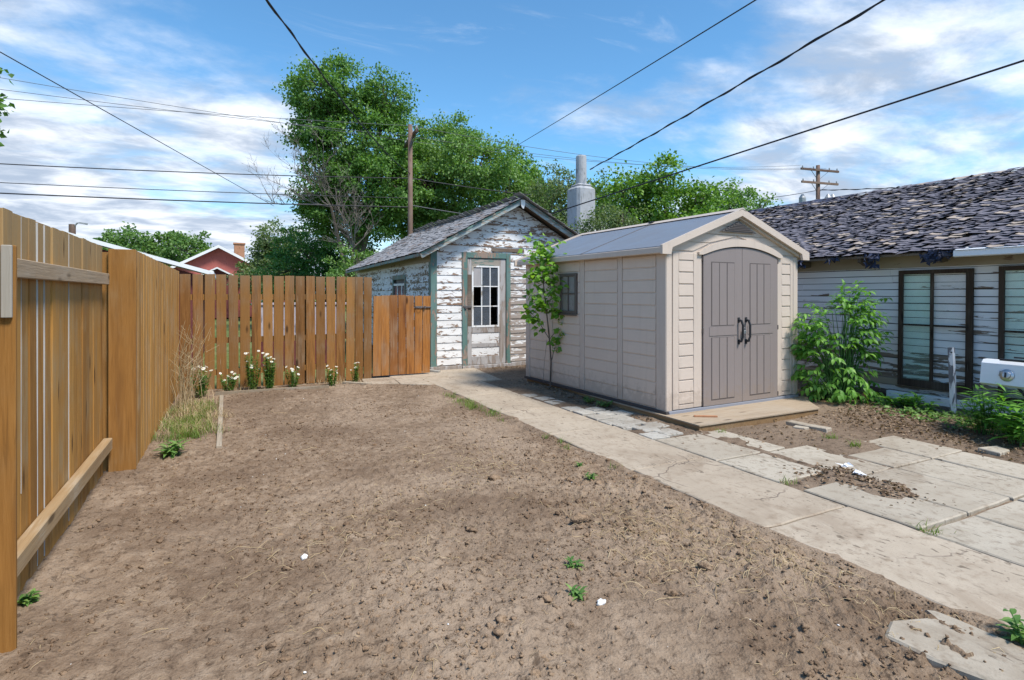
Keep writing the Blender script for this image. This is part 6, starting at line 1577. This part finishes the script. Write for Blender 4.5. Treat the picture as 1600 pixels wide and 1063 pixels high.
def wire(label, p, q, sag, r_, mat='wire_black', twist=False, lead=None):
    p, q = Vector(p), Vector(q); pts = []; n = 40
    for i in range(n + 1):
        t_ = i / n; v = p.lerp(q, t_); v.z -= sag * 4 * t_ * (1 - t_); pts.append(v)
    mb = MB().tube(pts, r_, 6)
    if twist:   # a second conductor wound loosely around the first
        L_ = (q - p).length; n2 = int(min(200, L_ * 6)); pts2 = []
        for i in range(n2 + 1):
            t_ = i / n2; v = p.lerp(q, t_); v.z -= sag * 4 * t_ * (1 - t_); a = t_ * L_ * 5.0
            v += Vector((math.cos(a) * r_ * 1.5, 0, math.sin(a) * r_ * 1.5)); pts2.append(v)
        mb.tube(pts2, r_ * 0.8, 5)
    solo('overhead_wire', mb, M[mat], label, 'wire', tuple(p))
wire('thick twisted black cable dropping from the top toward the tall maple', at(-2.15, 0.4, 4.55), at(-3.90, 21.4, 6.1), 0.42, 0.010, twist=True)
wire('thin straight black wire slanting down across the left sky', at(-7.05, 0.2, 5.45), at(-10.2, 24.0, 5.25), 0.0, 0.009)
wire('straight thin wire from the top centre right down to the broad tree', at(4.13, 0.9, 4.28), at(-0.14, 24, 7.64), 0.03, 0.009)
wire('twisted black cable sagging to the chimney from the upper right', at(5.1, 0.4, 4.6), at(2.1, 15.1, 4.85), 0.07, 0.011, twist=True)
wire('black cable low on the right running past the chimney to the old shed', at(11.0, 0.3, 5.1), at(0.55, 13.1, 3.25), 0.0, 0.013)
aw = adir.normalized()
def left_run(k, off, z0, zL, lb, sag, r_, mat='wire_grey'):
    a_ = p1 + aw * off + Vector((0, 0, z0)); wire(lb, a_, at(-27.0, 9.8, zL) + Vector((0, off * 0.8, 0)), sag, r_, mat)
left_run(0, 1.8, 7.86, 9.0, 'topmost fine wire of three crossing the left sky', 0.25, 0.008)
left_run(1, 1.1, 7.86, 7.9, 'middle fine wire of three crossing the left sky', 0.25, 0.008)
left_run(2, -0.3, 7.86, 6.6, 'lowest fine wire of three crossing the left sky', 0.25, 0.008)
left_run(3, 0.0, 5.93, 5.05, 'single dark telephone wire below the three fine wires on the left', 0.30, 0.016, 'wire_black')
left_run(4, 0.0, 5.17, 4.55, 'upper of two cables running low to the utility pole on the left', 0.20, 0.012, 'wire_black')
left_run(5, 0.0, 4.82, 4.30, 'lower thick cable running low to the utility pole on the left', 0.20, 0.020, 'wire_black')
bw = at(2.7, 0.9).normalized()
wire('high fine wire between the two utility poles, topmost', p1 + aw * 1.8 + Vector((0, 0, 7.86)), p2 - bw * 1.4 + Vector((0, 0, 9.65)), 0.5, 0.009, 'wire_grey')
wire('high fine wire between the two utility poles, middle', p1 + aw * 1.1 + Vector((0, 0, 7.86)), p2 + bw * 0.7 + Vector((0, 0, 9.6)), 0.55, 0.009, 'wire_grey')
wire('high fine wire between the two utility poles, lowest', p1 - aw * 0.3 + Vector((0, 0, 7.86)), p2 - bw * 0.5 + Vector((0, 0, 9.55)), 0.6, 0.009, 'wire_grey')
wire('pale cable from the left pole sinking behind the shed roof', p1 + Vector((0, 0, 4.9)), p2 + Vector((0, 0, 7.6)), 1.3, 0.018, 'wire_grey')
wire('wavy dark cable running right from the pole over the ragged roof', p2 + Vector((0, 0, 8.15)), at(30.0, 22, 7.0), 0.3, 0.022, 'wire_black', True)
wire('dark cable between the two poles behind the bright tree', p1 + Vector((0, 0, 5.93)), p2 + Vector((0, 0, 8.15)), 0.9, 0.02, 'wire_black')
